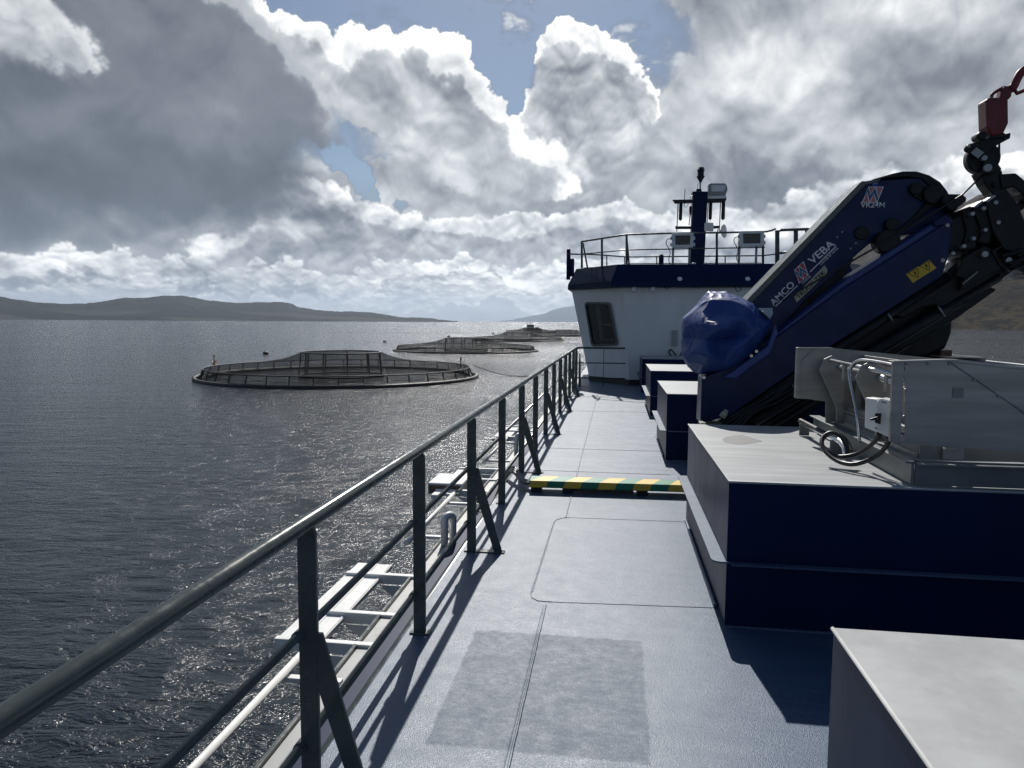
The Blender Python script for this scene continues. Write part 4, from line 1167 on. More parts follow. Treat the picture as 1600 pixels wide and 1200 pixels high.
cpoly('roller_arm', [(1531, 214), (1540, 212), (1541, 224), (1532, 224)], 6.83, 0.05, 'crane_black', 0.004)
cpoly('data_plate', [zp(275, 782, 6, 1480, 100), zp(345, 830, 6, 1480, 100), zp(290, 885, 6, 1480, 100), zp(222, 832, 6, 1480, 100)], 6.813, 0.004, 'grey_box', 0)
disc('bolt', 1514, 228, 2.8, 6.805, 0.02, 'bolt', seg=12)
tb('rope', [at(1561, 224, 6.88), at(1561, 246, 6.88)], 0.010, cr, 'rubber')
disc('bolt', *zp(1090, 218), 4.5, 6.835, 0.02, 'crane_black', seg=14)

# red hook block hanging on the head
hk = thing('hook_block', 'dark red hook block with its hook standing above the crane head', 'hook block', tuple(at(1559, 211, 6.86)))
RB = [(1541, 155), (1546, 152), (1574, 151), (1576, 156), (1576.5, 192), (1570, 206), (1569, 209), (1550, 211), (1542.5, 197)]
poly(hk, 'body', RB, 6.78, 0.16, 'red', 0.018)
poly(hk, 'collar', [(1548, 208), (1571, 207), (1573, 215), (1548, 217)], 6.80, 0.12, 'crane_black', 0.01)
poly(hk, 'shackle', [(1563, 152), (1566, 138), (1570, 134), (1577, 135), (1582, 142), (1581, 150), (1577, 155), (1570, 155)], 6.82, 0.09, 'red', 0.012)
b = MB(); b.tube(curve_pts([at(1549, 152, 6.85), at(1552, 146, 6.85), at(1568, 137, 6.85), at(1574, 140, 6.85)]), 0.014, 10); b.build('handle', M['red'], hk)
b = MB(); b.tube(curve_pts([at(1577, 140, 6.85), at(1583, 136, 6.85), at(1590, 122, 6.85), at(1596, 113, 6.85), at(1606, 107, 6.85), at(1620, 106, 6.85), at(1634, 114, 6.85), at(1638, 128, 6.85), at(1630, 138, 6.85)]), [0.035, 0.034, 0.034, 0.036][0], 14); b.build('hook', M['red'], hk)
b = MB(); b.tube([at(1584, 139, 6.85), at(1589, 146, 6.85), at(1604, 140, 6.85), at(1618, 133, 6.85)], 0.016, 8); b.build('latch', M['red'], hk)

# markings on the crane
YT = 7.02
LT = M['letter']
lettering(cr, 'lettering', 'AMCO', (1208.5, 478.5), (1242.5, 445.5), 10.0, YT, LT, 0.018)
lettering(cr, 'lettering', 'VEBA', (1269.0, 414.0), (1305.5, 382.0), 12.0, YT, LT, 0.018)
lettering(cr, 'lettering', 'CRANES BY HYVA', (1283.0, 415.0), (1310.5, 388.8), 4.0, YT, LT, 0.004)
lettering(cr, 'lettering', 'MARINE', (1254.5, 444.5), (1267.5, 432.5), 3.4, YT, LT, 0.004)
for a, c in (((1211.8, 478.6), (1246.0, 446.2)), ((1265.8, 424.8), (1306.5, 384.5))):
    A_, B_ = at(*a, YT - .002), at(*c, YT - .002)
    n = Vector((-(B_ - A_).z, 0, (B_ - A_).x)).normalized() * 0.0040
    b = MB(); b.prism([A_ - n, B_ - n, B_ + n, A_ + n], (0, -0.0008, 0)); b.build('underline', LT, cr)


def emblem(O, ux, uy, s, Y, red, Z=1):
    """slanted double-peak emblem: origin, unit picture vectors, size"""
    def q(a, c): return (O[0] + ux[0] * a * s + uy[0] * c * s, O[1] + ux[1] * a * s + uy[1] * c * s)
    def pl(pts, name, m, d): 
        b = MB(); b.prism([at(*q(*p), Y - d) for p in pts], (0, -0.0006, 0)); b.build(name, m, cr)
    pl([(-0.04, -0.04), (0.98, -0.04), (1.42, 1.04), (0.40, 1.04)], 'emblem_back', M['letter'], 0.002)
    # two red triangles on top, two at the foot, blue band between
    pl([(0.0, 0.0), (0.95, 0.0), (1.36, 1.0), (0.41, 1.0)], 'emblem_field', M['logo_blue'], 0.003)
    for tri in ([(0.44, 1.0), (0.82, 1.0), (0.55, 0.50)], [(0.90, 1.0), (1.36, 1.0), (1.06, 0.30)], [(0.0, 0.0), (0.44, 0.0), (0.33, 0.62)], [(0.50, 0.0), (0.93, 0.0), (0.76, 0.56)]):
        g = (sum(p[0] for p in tri) / 3, sum(p[1] for p in tri) / 3)
        pl([(g[0] + (p[0] - g[0]) * 1.25, g[1] + (p[1] - g[1]) * 1.10) for p in tri], 'emblem_line', M['letter'], 0.0036)
        pl([(g[0] + (p[0] - g[0]) * 0.90, g[1] + (p[1] - g[1]) * 1.0) for p in tri], 'emblem_triangle', red, 0.0048)


emblem((1347.5, 316), (1, 0), (0, -1), 23.5, YT, M['logo_pink'])
c45 = math.cos(R(43))
emblem((1249, 442), (c45, -math.sin(R(43))), (-math.sin(R(43)), -c45), 19.5, YT, M['logo_red'])
lettering(cr, 'lettering', 'VR24M', (1344.0, 324.2), (1382.0, 324.2), 8.4, YT, LT, 0.020)
p = at(1367, 286.5, YT - 0.003)
b = MB(); b.lathe(p, (0, -1, 0), [(0, 0.030), (0.001, 0.030), (0.0012, 0)], 20); b.build('round_badge', plain('badge_blue', (0.02, 0.07, 0.35), 0.4), cr)
b = MB(); b.tube([p + Vector((-0.016, -0.003, -0.006)), p + Vector((-0.002, -0.003, 0.002)), p + Vector((0.004, -0.003, -0.004)), p + Vector((0.018, -0.003, 0.008))], 0.002, 5); b.build('badge_mark', LT, cr)
# cream sticker with struck black lettering
S = [(1241, 464), (1245, 472.5), (1292, 427), (1293, 421), (1288, 414.5), (1284, 419)]
cpoly('sticker', S, YT - 0.004, 0.002, 'cream', 0)
lettering(cr, 'lettering', 'TRUCK-TEK', (1248.0, 467.5), (1290.5, 426.0), 6.5, YT - 0.004, M['ink'], 0.02)
# yellow warning label with two triangles
cpoly('warning_label', [zp(443, 868), zp(608, 765), zp(660, 825), zp(490, 932)], 6.797, 0.002, 'label_yellow', 0)
for X0, Y0 in ((455, 865), (535, 812)):
    A_, B_, C_ = zp(X0, Y0), zp(X0 + 72, Y0 - 38), zp(X0 + 74, Y0 + 30)
    for u, v in ((A_, B_), (B_, C_), (C_, A_)):
        tb('triangle_line', [at(*u, 6.796), at(*v, 6.796)], 0.0028, cr, 'ink', 5)
    g = ((A_[0] + B_[0] + C_[0]) / 3, (A_[1] + B_[1] + C_[1]) / 3)
    tb('triangle_mark', [at(g[0] - 2.2, g[1] - 1.0, 6.796), at(g[0] + 2.5, g[1] + 0.2, 6.796)], 0.0045, cr, 'ink', 5)
    tb('triangle_mark', [at(g[0] + 0.8, g[1] - 3.0, 6.796), at(g[0] + 2.0, g[1] + 3.5, 6.796)], 0.0035, cr, 'ink', 5)

# ------------------------------------------------------------------ tarpaulin over the winch
M['tarp'] = None
m, T = mat_new('blue_tarpaulin')
pos = T.n('ShaderNodeNewGeometry').outputs['Position']
n1 = T.noise(pos, 5, 5, 0.6)
c = T.mixc(n1, (0.012, 0.040, 0.18), (0.026, 0.075, 0.29))
c = T.mixc(T.m('MULTIPLY', T.mr(T.noise(pos, 14, 6, 0.7), 0.5, 0.75), 0.25), c, (0.10, 0.14, 0.26))
hh = T.m('ADD', T.m('MULTIPLY', T.noise(T.vm('MULTIPLY', pos, (1, 1, 0.6)), 8, 3, 0.5, dist=1.0), 0.6), T.m('MULTIPLY', T.noise(pos, 40, 3), 0.03))
finish(T, c, T.m('ADD', 0.36, T.m('MULTIPLY', n1, 0.2)), hh, 0, 0.5, 0.35, 0.015)
M['tarp'] = m
from mathutils.geometry import delaunay_2d_cdt
TY = 6.90
tz = lambda X, Y: (860 + X / 3, 240 + Y / 3)
outl = [(740, 636), (780, 640), (822, 640), (880, 664), (960, 698), (1008, 735), (1046, 768), (1034, 830), (1010, 880), (985, 912), (930, 962), (860, 1012), (800, 1030), (750, 1040), (712, 1040), (660, 1016), (626, 985), (610, 942), (608, 860), (614, 768), (680, 708), (712, 665)]
inner = [(745, 690, .17), (832, 694, .20), (880, 770, .33), (945, 772, .17), (772, 812, .44), (806, 862, .16), (684, 796, .33), (662, 868, .10), (722, 936, .36), (694, 985, .20), (846, 900, .38), (800, 980, .24),
         (925, 846, .28), (648, 930, .18), (905, 925, .14), (762, 756, .22), (1000, 800, .12), (706, 868, .27), (640, 800, .18), (752, 872, .14), (860, 836, .18), (700, 742, .22), (900, 724, .18), (865, 960, .22)]
pts2 = [Vector(tz(*p)) for p in outl] + [Vector(tz(p[0], p[1])) for p in inner]
dep = [0.0] * len(outl) + [p[2] for p in inner]
no = len(outl)
vv, _e, ff, ov, _oe, _of = delaunay_2d_cdt(pts2, [(i, (i + 1) % no) for i in range(no)], [], 1, 1e-4)
bm = bmesh.new()
vf = [bm.verts.new(at(v.x, v.y, TY) + Vector((0, -dep[o[0]] * 1.15, 0))) for v, o in zip(vv, ov)]
for f in ff: bm.faces.new([vf[i] for i in f])
vb = {}
for i, (v, o) in enumerate(zip(vv, ov)):
    vb[i] = vf[i] if o[0] < no else bm.verts.new(at(v.x, v.y, TY) + Vector((0, 0.30 + dep[o[0]] * 0.3, 0)))
for f in ff: bm.faces.new([vb[i] for i in reversed(f)])
bmesh.ops.triangulate(bm, faces=bm.faces)
bmesh.ops.recalc_face_normals(bm, faces=bm.faces)
for _ in range(4):
    bmesh.ops.subdivide_edges(bm, edges=bm.edges[:], cuts=1, use_grid_fill=True)
    if _ < 3: bmesh.ops.smooth_vert(bm, verts=bm.verts[:], factor=(0.34, 0.28, 0.22)[_], use_axis_x=True, use_axis_y=True, use_axis_z=True)
bm.normal_update()
c0 = at(1130, 520, TY)
for v in bm.verts:
    q = (v.co - c0) * 4.2
    n = max(0.0, 1 - 3.4 * abs(mnoise.noise(Vector((q.x * 0.6 + q.z * 0.45, q.y * 0.5, q.z * 0.3 - q.x * 0.3 + 4))))) ** 1.7 * 0.013
    n += max(0.0, 1 - 3.6 * abs(mnoise.noise(Vector((q.x * 2.0 - q.z * 1.2, q.y * 1.7 + 7, q.z * 1.3 + q.x * 1.0))))) ** 2 * 0.006
    v.co += v.normal * n
for f in bm.faces: f.smooth = True
me = bpy.data.meshes.new('tarpaulin'); bm.to_mesh(me); bm.free(); me.materials.append(M['tarp'])
tp = bpy.data.objects.new('tarpaulin', me); C.objects.link(tp)
tag(tp, 'crumpled bright blue tarpaulin bundled over the winch at the lower end of the crane boom', 'tarpaulin')
# loose corner with sunlight put into its pale colour, and eyelets
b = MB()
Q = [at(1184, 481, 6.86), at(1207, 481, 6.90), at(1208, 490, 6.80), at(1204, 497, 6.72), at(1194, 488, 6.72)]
b.prism(Q, (0.0, 0.03, -0.012)); b.build('loose_flap', plain('sunlit_tarpaulin', (0.55, 0.56, 0.56), 0.35), tp, 0.004)
poly(tp, 'skirt', [(1140, 583), (1199, 541), (1212, 505), (1216, 520), (1204, 552), (1176, 572), (1150, 592), (1130, 590)], 6.76, 0.03, M['tarp'], 0.01)
for x, y in ((1174, 556), (1182, 549), (1100, 590)):
    p = at(x, y, 6.74); b = MB(); b.lathe(p, (0, -1, 0), [(0, 0.014), (0.003, 0.014), (0.0035, 0.007), (0.001, 0.006)], 12); b.build('eyelet', M['chrome'], tp)

# ------------------------------------------------------------------ conveyor on the big coaming
cv = thing('conveyor', 'aluminium conveyor trough with bolted side covers standing on the large hatch coaming', 'conveyor', (2.2, 4.6, 0.8))
LZ = 0.795
b = MB(); b.box(1.535, 4.1, 3.86, 3.872, LZ, 0.9062); b.box(1.535, 4.1, 3.80, 3.90, 0.906, 0.916); b.build('front_beam', M['frame_steel'], cv, 0.002)
b = MB(); b.box(1.515, 1.527, 3.86, 5.70, LZ, 0.905); b.box(1.485, 1.56, 3.86, 5.70, 0.906, 0.916); b.build('end_beam', M['frame_steel'], cv, 0.002)
b = MB(); b.box(1.535, 4.1, 5.68, 5.70, LZ, 0.905); b.build('rear_beam', M['frame_steel'], cv, 0.002)
b = MB(); b.box(1.58, 4.0, 3.93, 3.95, 0.918, 1.005); b.build('sub_frame', M['frame_steel'], cv, 0.002); b = MB(); b.box(1.58, 1.60, 3.955, 5.55, 0.918, 1.0); b.build('sub_frame', M['frame_steel'], cv, 0.002)
b = MB(); b.box(1.68, 1.78, 3.90, 3.94, 0.925, 0.985); b.build('foot_clamp', M['alu'], cv, 0.004)
# near side cover (facing the camera)
P_ = lambda x, y, Y=3.86: at(x, y, Y)
b = MB(); b.prism([P_(1414, 567), P_(1482, 564), P_(1600, 645), P_(1690, 706), P_(1690, 712), P_(1414, 694)], (0, 0.006, 0)); b.build('side_cover', M['alu'], cv)
b = MB(); b.prism([P_(1484, 564), P_(1500, 564.5), P_(1600, 577), P_(1900, 612), P_(1900, 760), P_(1690, 712), P_(1600, 643.5)], (0, 0.006, 0)); b.build('side_cover', M['alu'], cv)
b = MB(); A_, B_ = P_(1482, 564, 3.858), P_(1640, 672, 3.858); b.tube([A_, B_], 0.004, 6); b.build('cover_joint', M['alu'], cv)
b = MB(); b.prism([P_(1396, 566, 3.855), P_(1413.5, 566, 3.855), P_(1407, 695, 3.855), P_(1391, 690, 3.855)], (0, 0.03, 0)); b.build('cover_flange', M['alu'], cv, 0.004)
b = MB(); b.prism([P_(1396, 564, 3.85), P_(1482, 561.5, 3.85), P_(1500, 562, 3.85), P_(1600, 574, 3.85), P_(1600, 577.5, 3.85), P_(1482, 565, 3.85), P_(1396, 567.5, 3.85)], (0, 0.07, 0)); b.build('top_lip', M['alu'], cv, 0.002)
for x, y in ((1417, 568), (1450, 568.5), (1484, 568.5), (1415, 609), (1413, 651), (1411, 692), (1522, 594), (1560, 619), (1598, 643)):
    p = P_(x, y, 3.855); b = MB(); b.lathe(p, (0, -1, 0), [(-0.01, 0.0065), (0.003, 0.0065), (0.0055, 0.004), (0.006, 0)], 10); b.build('screw', M['bolt'], cv)
p0, p1 = P_(1489, 605.5, 3.857), P_(1505, 622, 3.857)
b = MB(); b.prism([(p0.x, 3.857, p0.z), (p1.x, 3.857, p0.z), (p1.x, 3.857, p1.z), (p0.x, 3.857, p1.z)], (0, -0.0006, 0)); b.build('glue_mark', plain('glue_mark', (0.24, 0.235, 0.225), 0.6), cv)
b = MB(); b.prism([P_(1556, 608.5, 3.857), P_(1900, 632, 3.857), P_(1900, 634, 3.857), P_(1556, 610, 3.857)], (0, -0.004, 0)); b.build('cover_ridge', M['alu'], cv)
# far side wall and left end plate
b = MB(); b.prism([at(1270, 543, 5.3), at(1313, 545, 5.3), at(1500, 564, 5.3), at(1640, 580, 5.3), at(1640, 660, 5.3), at(1290, 660, 5.3), at(1290, 627, 5.3), at(1270, 625, 5.3)], (0, 0.008, 0)); b.build('far_wall', M['alu'], cv)
b = MB(); b.prism([at(1246, 543, 5.28), at(1300, 543, 5.28), at(1313, 546, 5.28), at(1313, 550, 5.28), at(1313, 627, 5.28), at(1243, 622, 5.28)], (0, 0.02, 0)); b.build('end_plate', M['alu'], cv, 0.003)
b = MB(); b.prism([at(1246, 543, 5.27), at(1252, 543, 5.27), at(1249.5, 623, 5.27), at(1243, 622, 5.27)], (0, 0.05, 0)); b.build('end_plate_flange', M['alu'], cv, 0.003)
tb('plate_fold', [at(1273, 544, 5.275), at(1252, 564, 5.275)], 0.003, cv, 'alu', 6)
# end frame seen from the walkway: plates hanging between the side walls, rods along the deck
EX = 1.60
def eb(name, x0, x1, y0, y1, z0, z1, mat='alu', bev=0.003):
    b = MB(); b.box(x0, x1, y0, y1, z0, z1); return b.build(name, M[mat], cv, bev)
eb('back_sheet', EX + 0.12, EX + 0.13, 3.93, 5.29, 1.02, 1.40)
eb('end_bar', EX + 0.02, EX + 0.05, 3.93, 5.29, 1.005, 1.045)
eb('sill', EX - 0.03, EX + 0.10, 3.95, 5.28, 0.918, 0.945)
for y in (5.22, 4.86, 4.50, 4.14):
    eb('mullion', EX + 0.06, EX + 0.09, y - 0.015, y + 0.015, 1.046, 1.35)
b = MB(); b.tube([(1.47, 3.89, 1.352), (1.47, 5.30, 1.365)], 0.013, 12); b.build('rod', M['chrome'], cv)
b = MB(); b.tube([(1.53, 3.89, 1.30), (1.53, 5.28, 1.315)], 0.024, 12); b.build('roller', M['chrome'], cv)


def hanger(y):
    b = MB(); x = 1.40
    b.prism([(x, y, 1.30), (x + 0.03, y, 1.375), (x + 0.08, y, 1.40), (x + 0.13, y, 1.375), (x + 0.17, y, 1.32), (x + 0.17, y, 0.93), (x + 0.13, y, 0.93), (x + 0.125, y, 1.04)], (0, 0.012, 0))
    b.build('hanger_plate', M['alu'], cv, 0.002)


hanger(5.18); hanger(4.42)
eb('roller_bracket', 1.50, 1.58, 4.97, 5.02, 1.24, 1.345); eb('roller_bracket', 1.50, 1.58, 4.22, 4.26, 1.24, 1.345)
# bent conduit
cp = [(1.40, 4.30, 0.945), (1.395, 4.36, 1.10), (1.39, 4.50, 1.30), (1.40, 4.52, 1.36), (1.42, 4.44, 1.405), (1.45, 4.25, 1.41), (1.47, 3.92, 1.40)]
b = MB(); b.tube(curve_pts(cp), 0.0075, 10); b.build('conduit', M['chrome'], cv)
b = MB(); b.tube(curve_pts([(p[0] + 0.012, p[1] + 0.02, p[2] - 0.012) for p in cp]), 0.006, 8); b.build('conduit', M['rubber'], cv)

# switch box
sx = thing('switch_box', 'white plastic isolator switch box with a black rotary handle on the conveyor end', 'switch box', (1.33, 4.0, 1.1))
b = MB(); b.prism([at(1352, 621, 4.12), at(1371, 623.5, 4.02), at(1370, 676, 4.02), at(1350.5, 668, 4.12)], (0.055, 0.05, 0)); b.build('back_half', M['white_fit'], sx, 0.006)
b = MB(); b.prism([at(1369, 628, 4.0), at(1376, 622, 3.98), at(1396, 627, 3.93), at(1394, 686, 3.93), at(1367.5, 674, 4.0)], (0.05, 0.06, 0)); b.build('front_half', M['white_fit'], sx, 0.008)
b = MB(); b.prism([at(1367, 645, 3.975), at(1377, 645, 3.965), at(1376, 663, 3.965), at(1367, 660, 3.975)], (-0.004, -0.012, 0)); b.build('handle_base', M['black'], sx, 0.002)
b = MB(); b.prism([at(1360, 654, 3.95), at(1372, 650, 3.94), at(1373, 656, 3.94), at(1360, 656.5, 3.95)], (-0.01, -0.02, 0)); b.build('handle', M['black'], sx, 0.002)
b = MB(); b.prism([at(1377, 626.5, 3.965), at(1385, 628.5, 3.95), at(1385, 630.5, 3.95), at(1377, 629, 3.965)], (0, -0.003, 0)); b.build('rating_label', M['frame_steel'], sx)
b = MB(); b.prism([at(1367, 667, 3.985), at(1371, 669, 3.982), at(1371, 671, 3.982), at(1367, 669, 3.985)], (-0.001, -0.003, 0)); b.build('rating_label', M['frame_steel'], sx)
# black power leads looping on the lid
z0 = LZ + 0.012
def lead(pts, label):
    b = MB(); b.tube(curve_pts(pts), 0.0125, 12); tag(b.build('power_lead', M['rubber']), label, 'cable', 'black power leads looped on the hatch lid')
lead([at(1374, 676, 4.02), at(1371, 684, 4.04), at(1358, 698, 4.12), at(1340, 709, 4.20), at(1318, 713.5, 4.25), at(1302, 711, 4.30), at(1289, 702, 4.36), at(1284, 691, 4.40), at(1290, 681, 4.42), at(1302, 677.5, 4.42), at(1315, 681, 4.40), at(1325, 692, 4.36), at(1330, 707, 4.30)], 'thick black lead making the upper loop, from the switch box')
lead([at(1389, 684, 3.98), at(1387, 693, 4.0), at(1374, 709, 4.06), at(1352, 721, 4.10), at(1330, 725.5, 4.14), at(1308, 720, 4.22), at(1291, 707, 4.30), at(1284, 693, 4.36), at(1287, 682, 4.40), at(1300, 676, 4.40), at(1314, 683, 4.36), at(1322, 697, 4.32), at(1324, 710, 4.28)], 'thick black lead hanging lowest, whose loop rests on the lid')
# low pipe rail on the lid
pr = thing('lid_handle', 'low galvanised pipe handle bent down at its end, standing on the hatch lid', 'handle', (1.37, 5.0, LZ))
b = MB(); b.tube([at(1251, 658, 5.52), at(1300, 684, 4.78), at(1315, 691, 4.62), at(1321, 700, 4.55), at(1323, 714, 4.50)], 0.021, 14); b.build('pipe', M['chrome'], pr)
for (x, y, Y) in ((1257, 664, 5.45), (1306, 690, 4.72)):
    p = at(x, y, Y); b = MB(); b.box(p.x - 0.035, p.x + 0.035, Y - 0.006, Y + 0.006, LZ, p.z + 0.01); b.build('lug', M['frame_steel'], pr, 0.002)

# ------------------------------------------------------------------ fish pens
m, T = mat_new('black_pen_netting')
tc = T.n('ShaderNodeTexCoord').outputs['Object']
n = T.noise(tc, 0.7, 4, 0.6)
bs = T.n('ShaderNodeBsdfDiffuse', ins={'Color': (0.018, 0.019, 0.020, 1)})
tr = T.n('ShaderNodeBsdfTransparent')
mx = T.n('ShaderNodeMixShader'); T.put(mx, 0, T.m('ADD', 0.42, T.m('MULTIPLY', n, 0.30))); T.put(mx, 1, tr.outputs[0]); T.put(mx, 2, bs.outputs[0])
T.put(T.n('ShaderNodeOutputMaterial'), 0, mx.outputs[0])
M['net'] = m
m2 = m.copy(); m2.name = 'black_side_netting'; M['side_net'] = m2
m2.node_tree.nodes['Math.001'].inputs[0].default_value = 0.24


def ring(b, rad, z, r, seg=96, sides=8):
    pts = [(rad * math.cos(a), rad * math.sin(a), z) for a in [2 * math.pi * k / seg for k in range(seg)]]
    rings = []
    for k, p in enumerate(pts):
        a = 2 * math.pi * k / seg
        rings.append([b.bm.verts.new((p[0] + math.cos(a) * r * math.cos(q), p[1] + math.sin(a) * r * math.cos(q), z + r * math.sin(q))) for q in [2 * math.pi * j / sides for j in range(sides)]])
    for k in range(seg):
        for j in range(sides):
            f = b.bm.faces.new((rings[k][j], rings[k][(j + 1) % sides], rings[(k + 1) % seg][(j + 1) % sides], rings[(k + 1) % seg][j])); f.smooth = True


def make_pen(name='fish_pen'):
    t = thing(name, 'x', 'fish pen', (0, 0, SEA), group='round fish pens moored in a line off the port side')
    Rr = 17.4
    for rad_, r in ((Rr, 0.27), (Rr - 0.85, 0.24)):
        b = MB(); ring(b, rad_, 0.10, r); b.build('float_ring', M['net_pipe'], t)
    b = MB(); ring(b, Rr - 0.95, 1.25, 0.075); b.build('handrail', M['net_pipe'], t)
    b = MB(); ring(b, Rr - 0.85, 0.62, 0.025, 96, 5); b.build('mid_rope', M['net_pipe'], t)
    n = 40
    for k in range(n):
        a = 2 * math.pi * (k + 0.3) / n
        c, s = math.cos(a), math.sin(a)
        b = MB(); b.tube([(c * (Rr - 0.62), s * (Rr - 0.62), 0.12), (c * (Rr - 0.95), s * (Rr - 0.95), 1.27)], 0.075, 6)
        b.build('stanchion', M['net_pipe'], t)
        b = MB(); b.tube([(c * (Rr + 0.22), s * (Rr + 0.22), 0.20), (c * (Rr - 1.1), s * (Rr - 1.1), 0.20)], 0.16, 6)
        b.build('ring_clamp', M['net_pipe'], t)
    # jump net round the rail
    b = MB(); N = 120
    lo = [b.bm.verts.new(((Rr - .9) * math.cos(2 * math.pi * k / N), (Rr - .9) * math.sin(2 * math.pi * k / N), 0.1)) for k in range(N)]
    hi = [b.bm.verts.new(((Rr - .97) * math.cos(2 * math.pi * k / N), (Rr - .97) * math.sin(2 * math.pi * k / N), 1.25 - 0.05 * abs(math.sin(k * math.pi / 3)))) for k in range(N)]
    for k in range(N): b.bm.faces.new((lo[k], lo[(k + 1) % N], hi[(k + 1) % N], hi[k]))
    b.build('side_net', M['side_net'], t)
    # bird net up to the central stand
    b = MB(); prof = [(Rr - 0.97, 1.27), (14.2, 1.42), (12.0, 1.58), (9.8, 1.82), (7.6, 2.2), (6.2, 2.62), (5.0, 3.15), (0.2, 3.22)]
    rs = [[b.bm.verts.new((r * math.cos(2 * math.pi * k / N), r * math.sin(2 * math.pi * k / N), z + (0.04 * math.cos(k * math.pi * 12 / N * 2) if 5 < r < 16 else 0))) for k in range(N)] for r, z in prof]
    for i in range(len(rs) - 1):
        for k in range(N): b.bm.faces.new((rs[i][k], rs[i][(k + 1) % N], rs[i + 1][(k + 1) % N], rs[i + 1][k]))
    b.build('bird_net', M['net'], t)
    b = MB(); ring(b, 5.0, 3.12, 0.085, 48); b.build('stand_top_ring', M['net_pipe'], t)
    b = MB(); ring(b, 5.3, 0.15, 0.11, 48); b.build('stand_float', M['net_pipe'], t)
    b = MB(); ring(b, 5.1, 1.2, 0.05, 48); b.build('stand_hoop', M['net_pipe'], t)
    for k in range(11):
        a = 2 * math.pi * (k + 0.15) / 11
        b = MB(); b.tube([(5.3 * math.cos(a), 5.3 * math.sin(a), 0.1), (5.0 * math.cos(a), 5.0 * math.sin(a), 3.12)], 0.085, 6); b.build('stand_leg', M['net_pipe'], t)
    # slack ropes inside the rail
    for k in range(0, n, 2):
        a0, a1 = 2 * math.pi * (k + .3) / n, 2 * math.pi * (k + 1.3) / n
        rr0 = Rr - 1.0
        b = MB()
        b.tube([(rr0 * math.cos(a0 + (a1 - a0) * q / 6), rr0 * math.sin(a0 + (a1 - a0) * q / 6), 1.1 - 0.6 * math.sin(math.pi * q / 6) * (0.6 + 0.4 * math.sin(k))) for q in range(7)], 0.022, 5)
        b.build('slack_rope', M['net_pipe'], t)
    b = MB()
    return t


def copy_tree(o, parent=None):
    c = o.copy(); C.objects.link(c)
    if parent is not None: c.parent = parent
    for ch in [x for x in o.children]: copy_tree(ch, c)
    return c


pen = make_pen()
spots = [((-34.9, 87.2), 'nearest and largest fish pen, with an orange marker post on its left rim'),
         ((-36.2, 170.0), 'second fish pen out from the vessel, wholly clear of the near one'),
         ((-36.6, 266.0), 'third fish pen, partly behind the right end of the second one'),
         ((-25.0, 362.0), 'farthest fish pen, its right side cut off by the wheelhouse'),
         ((-56.0, 470.0), 'distant fish pen low behind the work barge')]
for i, ((x, y), lab) in enumerate(spots):
    o = pen if i == 0 else copy_tree(pen)
    o.location = (x, y, SEA); o.rotation_euler = (0, 0, 0.21 * i)
    o['label'] = lab
# copies keep the parts' parent-inverse of the prototype, which was made at the origin height
for o in [o for o in scene.objects if o.get('category') == 'fish pen']:
    for ch in o.children: ch.matrix_parent_inverse = Matrix.Identity(4)

# marker posts on the near pen
p1 = Vector((-34.9, 87.2, SEA))
mk = thing('marker_post', 'orange marker post with crossed arms on the left rim of the nearest pen', 'marker post', tuple(atz(335, 571, SEA + 1.2)))
q = atz(335, 571, SEA + 1.2)
b = MB(); b.tube([q + Vector((0, 0, -0.2)), q + Vector((0, 0, 0.9))], 0.10, 8); b.build('post', M['orange'], mk)
for s in (-1, 1):
    b = MB(); b.tube([q + Vector((-0.34 * s, 0, 0.05)), q + Vector((0.34 * s, 0, 0.62))], 0.06, 6); b.build('cross_arm', M['orange'], mk)
b = MB(); b.lathe(q + Vector((0, 0, 0.9)), (0, 0, 1), [(0, .05), (.25, .05), (.26, .12), (.42, .12), (.5, .03)], 10); b.build('lamp', M['black'], mk)
mk = thing('marker_post', 'small dark marker lamp on the right rim of the nearest pen', 'marker post', tuple(atz(720, 571, SEA + 1.2)))
q = atz(720, 571, SEA + 1.2)
b = MB(); b.tube([q + Vector((0, 0, -0.3)), q + Vector((0, 0, 0.7))], 0.09, 8); b.build('post', M['black'], mk)
b = MB(); b.lathe(q + Vector((0, 0, 0.7)), (0, 0, 1), [(0, .04), (.1, .13), (.3, .11), (.4, .03)], 10); b.build('lamp', M['black'], mk)

# mooring line from the near pen towards the vessel
b = MB()
A_, B_ = Vector(atz(741, 571, SEA + 1.1)), Vector(atz(852, 588, SEA + 0.05))
mid = atz(790, 586, SEA + 0.08)
b.tube(curve_pts([A_, atz(760, 578, SEA + 0.55), mid, atz(820, 588, SEA + 0.04), B_, (-2.2, 30.0, SEA + 0.8), (-1.62, 24.0, -0.7)]), 0.055, 6)
tag(b.build('mooring_line', M['net_pipe']), 'dark mooring line sagging from the nearest pen towards the vessel', 'rope')

# buoys
for (x, y, s, lab) in ((415, 553.5, 0.62, 'largest dark buoy, floating left behind the nearest pen'), (601, 534.5, 0.62, 'small dark buoy just left of the second pen'),
                       (701, 526.5, 0.7, 'small dark buoy above the middle of the second pen'), (771, 521.5, 0.75, 'tiny dark buoy left of the work barge'), (812, 518.2, 0.7, 'tiny dark buoy touching the left end of the work barge')):
    p = atz(x, y, SEA)
    b = MB(); b.lathe((p.x, p.y, SEA - 0.1), (0, 0, 1), [(0, 0.5 * s), (0.15 * s, 0.95 * s), (0.55 * s, 1.0 * s), (0.9 * s, 0.85 * s), (1.1 * s, 0.5 * s), (1.18 * s, 0.12 * s), (1.4 * s, 0.10 * s), (1.42 * s, 0)], 18)
    tag(b.build('buoy', M['net_pipe']), lab, 'buoy', 'dark mooring buoys around the pens')

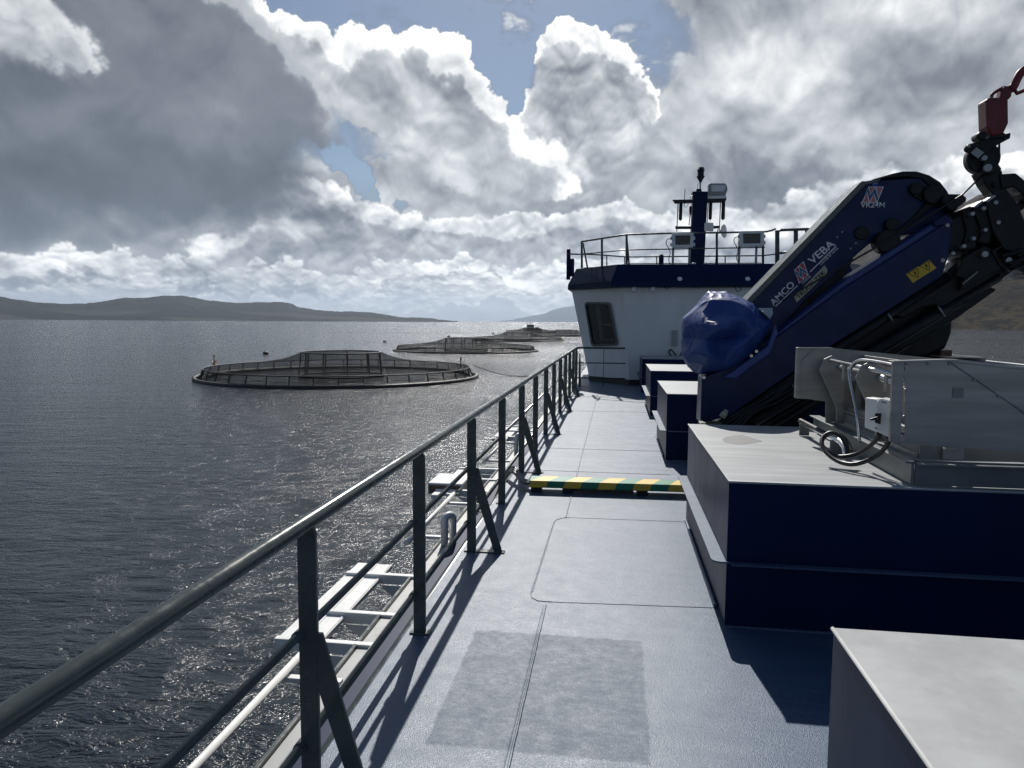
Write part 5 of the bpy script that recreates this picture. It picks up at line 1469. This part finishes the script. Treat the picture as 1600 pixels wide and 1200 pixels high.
# work barge far out
bx = atz(833, 518.6, SEA)
wb = thing('work_boat', 'small dark work barge with a pale wheelhouse among the distant pens', 'boat', (bx.x, bx.y, SEA), R(5))


def bb(name, x0, x1, y0, y1, z0, z1, mat, bev=0.05):
    b = MB(); b.box(x0, x1, y0, y1, z0, z1, Matrix.Translation((bx.x, bx.y, SEA))); return b.build(name, M[mat], wb, bev)


b = MB()
o_ = Vector((bx.x, bx.y, SEA))
b.prism([o_ + Vector(v) for v in ((-6.3, -2.2, -0.4), (6.2, -2.2, -0.4), (6.6, -2.2, 1.3), (-6.6, -2.2, 1.5))], (0, 4.4, 0)); b.build('hull', M['black'], wb, 0.15)
bb('bulwark', -6.5, -1.0, -2.15, -2.05, 1.5, 2.2, 'black'); bb('bulwark', -1.0, 6.5, -2.15, -2.05, 1.35, 1.9, 'black')
wbh = bb('wheelhouse', -4.2, 0.6, -1.4, 1.4, 1.5, 5.0, 'grey_box')
for k in range(4):
    b = MB(); b.box(-3.95 + k * 1.14, -3.05 + k * 1.14, -1.44, -1.401, 3.7, 4.55, Matrix.Translation(o_)); b.build('window', M['glass'], wbh)
bb('roof', -4.4, 0.9, -1.6, 1.6, 5.02, 5.2, 'white_fit')
bb('winch', 1.6, 3.8, -1.2, 1.0, 1.4, 3.6, 'black', 0.2); bb('crate', 4.1, 5.6, -1.2, 1.0, 1.4, 2.7, 'black', 0.1)
b = MB(); b.tube([o_ + Vector((-2.0, 0, 5.2)), o_ + Vector((-2.0, 0, 7.3))], 0.09, 6); b.build('mast', M['black'], wb)
b = MB(); b.tube([o_ + Vector((-2.9, 0, 6.4)), o_ + Vector((-1.1, 0, 6.4))], 0.07, 6); b.build('mast_arm', M['black'], wb)

# far yacht under the left hills
yx = atz(249, 499.6, SEA)
ya = thing('far_boat', 'tiny dark boat on the water below the left hills', 'boat', (yx.x, yx.y, SEA))
o_ = Vector((yx.x, yx.y, SEA)); k_ = yx.length / 1110
b = MB(); b.prism([o_ + Vector(v) * k_ for v in ((-2.6, 0, -0.2), (2.4, 0, -0.2), (3.0, 0, 1.0), (-3.0, 0, 0.8))], (0, 3 * k_, 0)); b.build('hull', M['black'], ya)
b = MB(); b.prism([o_ + Vector(v) * k_ for v in ((-1.2, 0, 0.9), (1.0, 0, 0.9), (0.7, 0, 1.9), (-1.0, 0, 1.9))], (0, 2 * k_, 0)); b.build('cabin', M['black'], ya)

# ------------------------------------------------------------------ haze
hz = MB(); hz.box(-29500, 29500, -29500, 29500, SEA - 1.0, 900.0)
m = bpy.data.materials.new('sea_haze'); m.use_nodes = True
T = NT(m.node_tree)
pv = T.n('ShaderNodeVolumePrincipled', ins={'Color': (0.66, 0.81, 1.0, 1), 'Density': 3.4e-5, 'Anisotropy': 0.35})
o = T.n('ShaderNodeOutputMaterial'); T.put(o, 1, pv.outputs[0])
tag(hz.build('haze', m), kind='stuff')
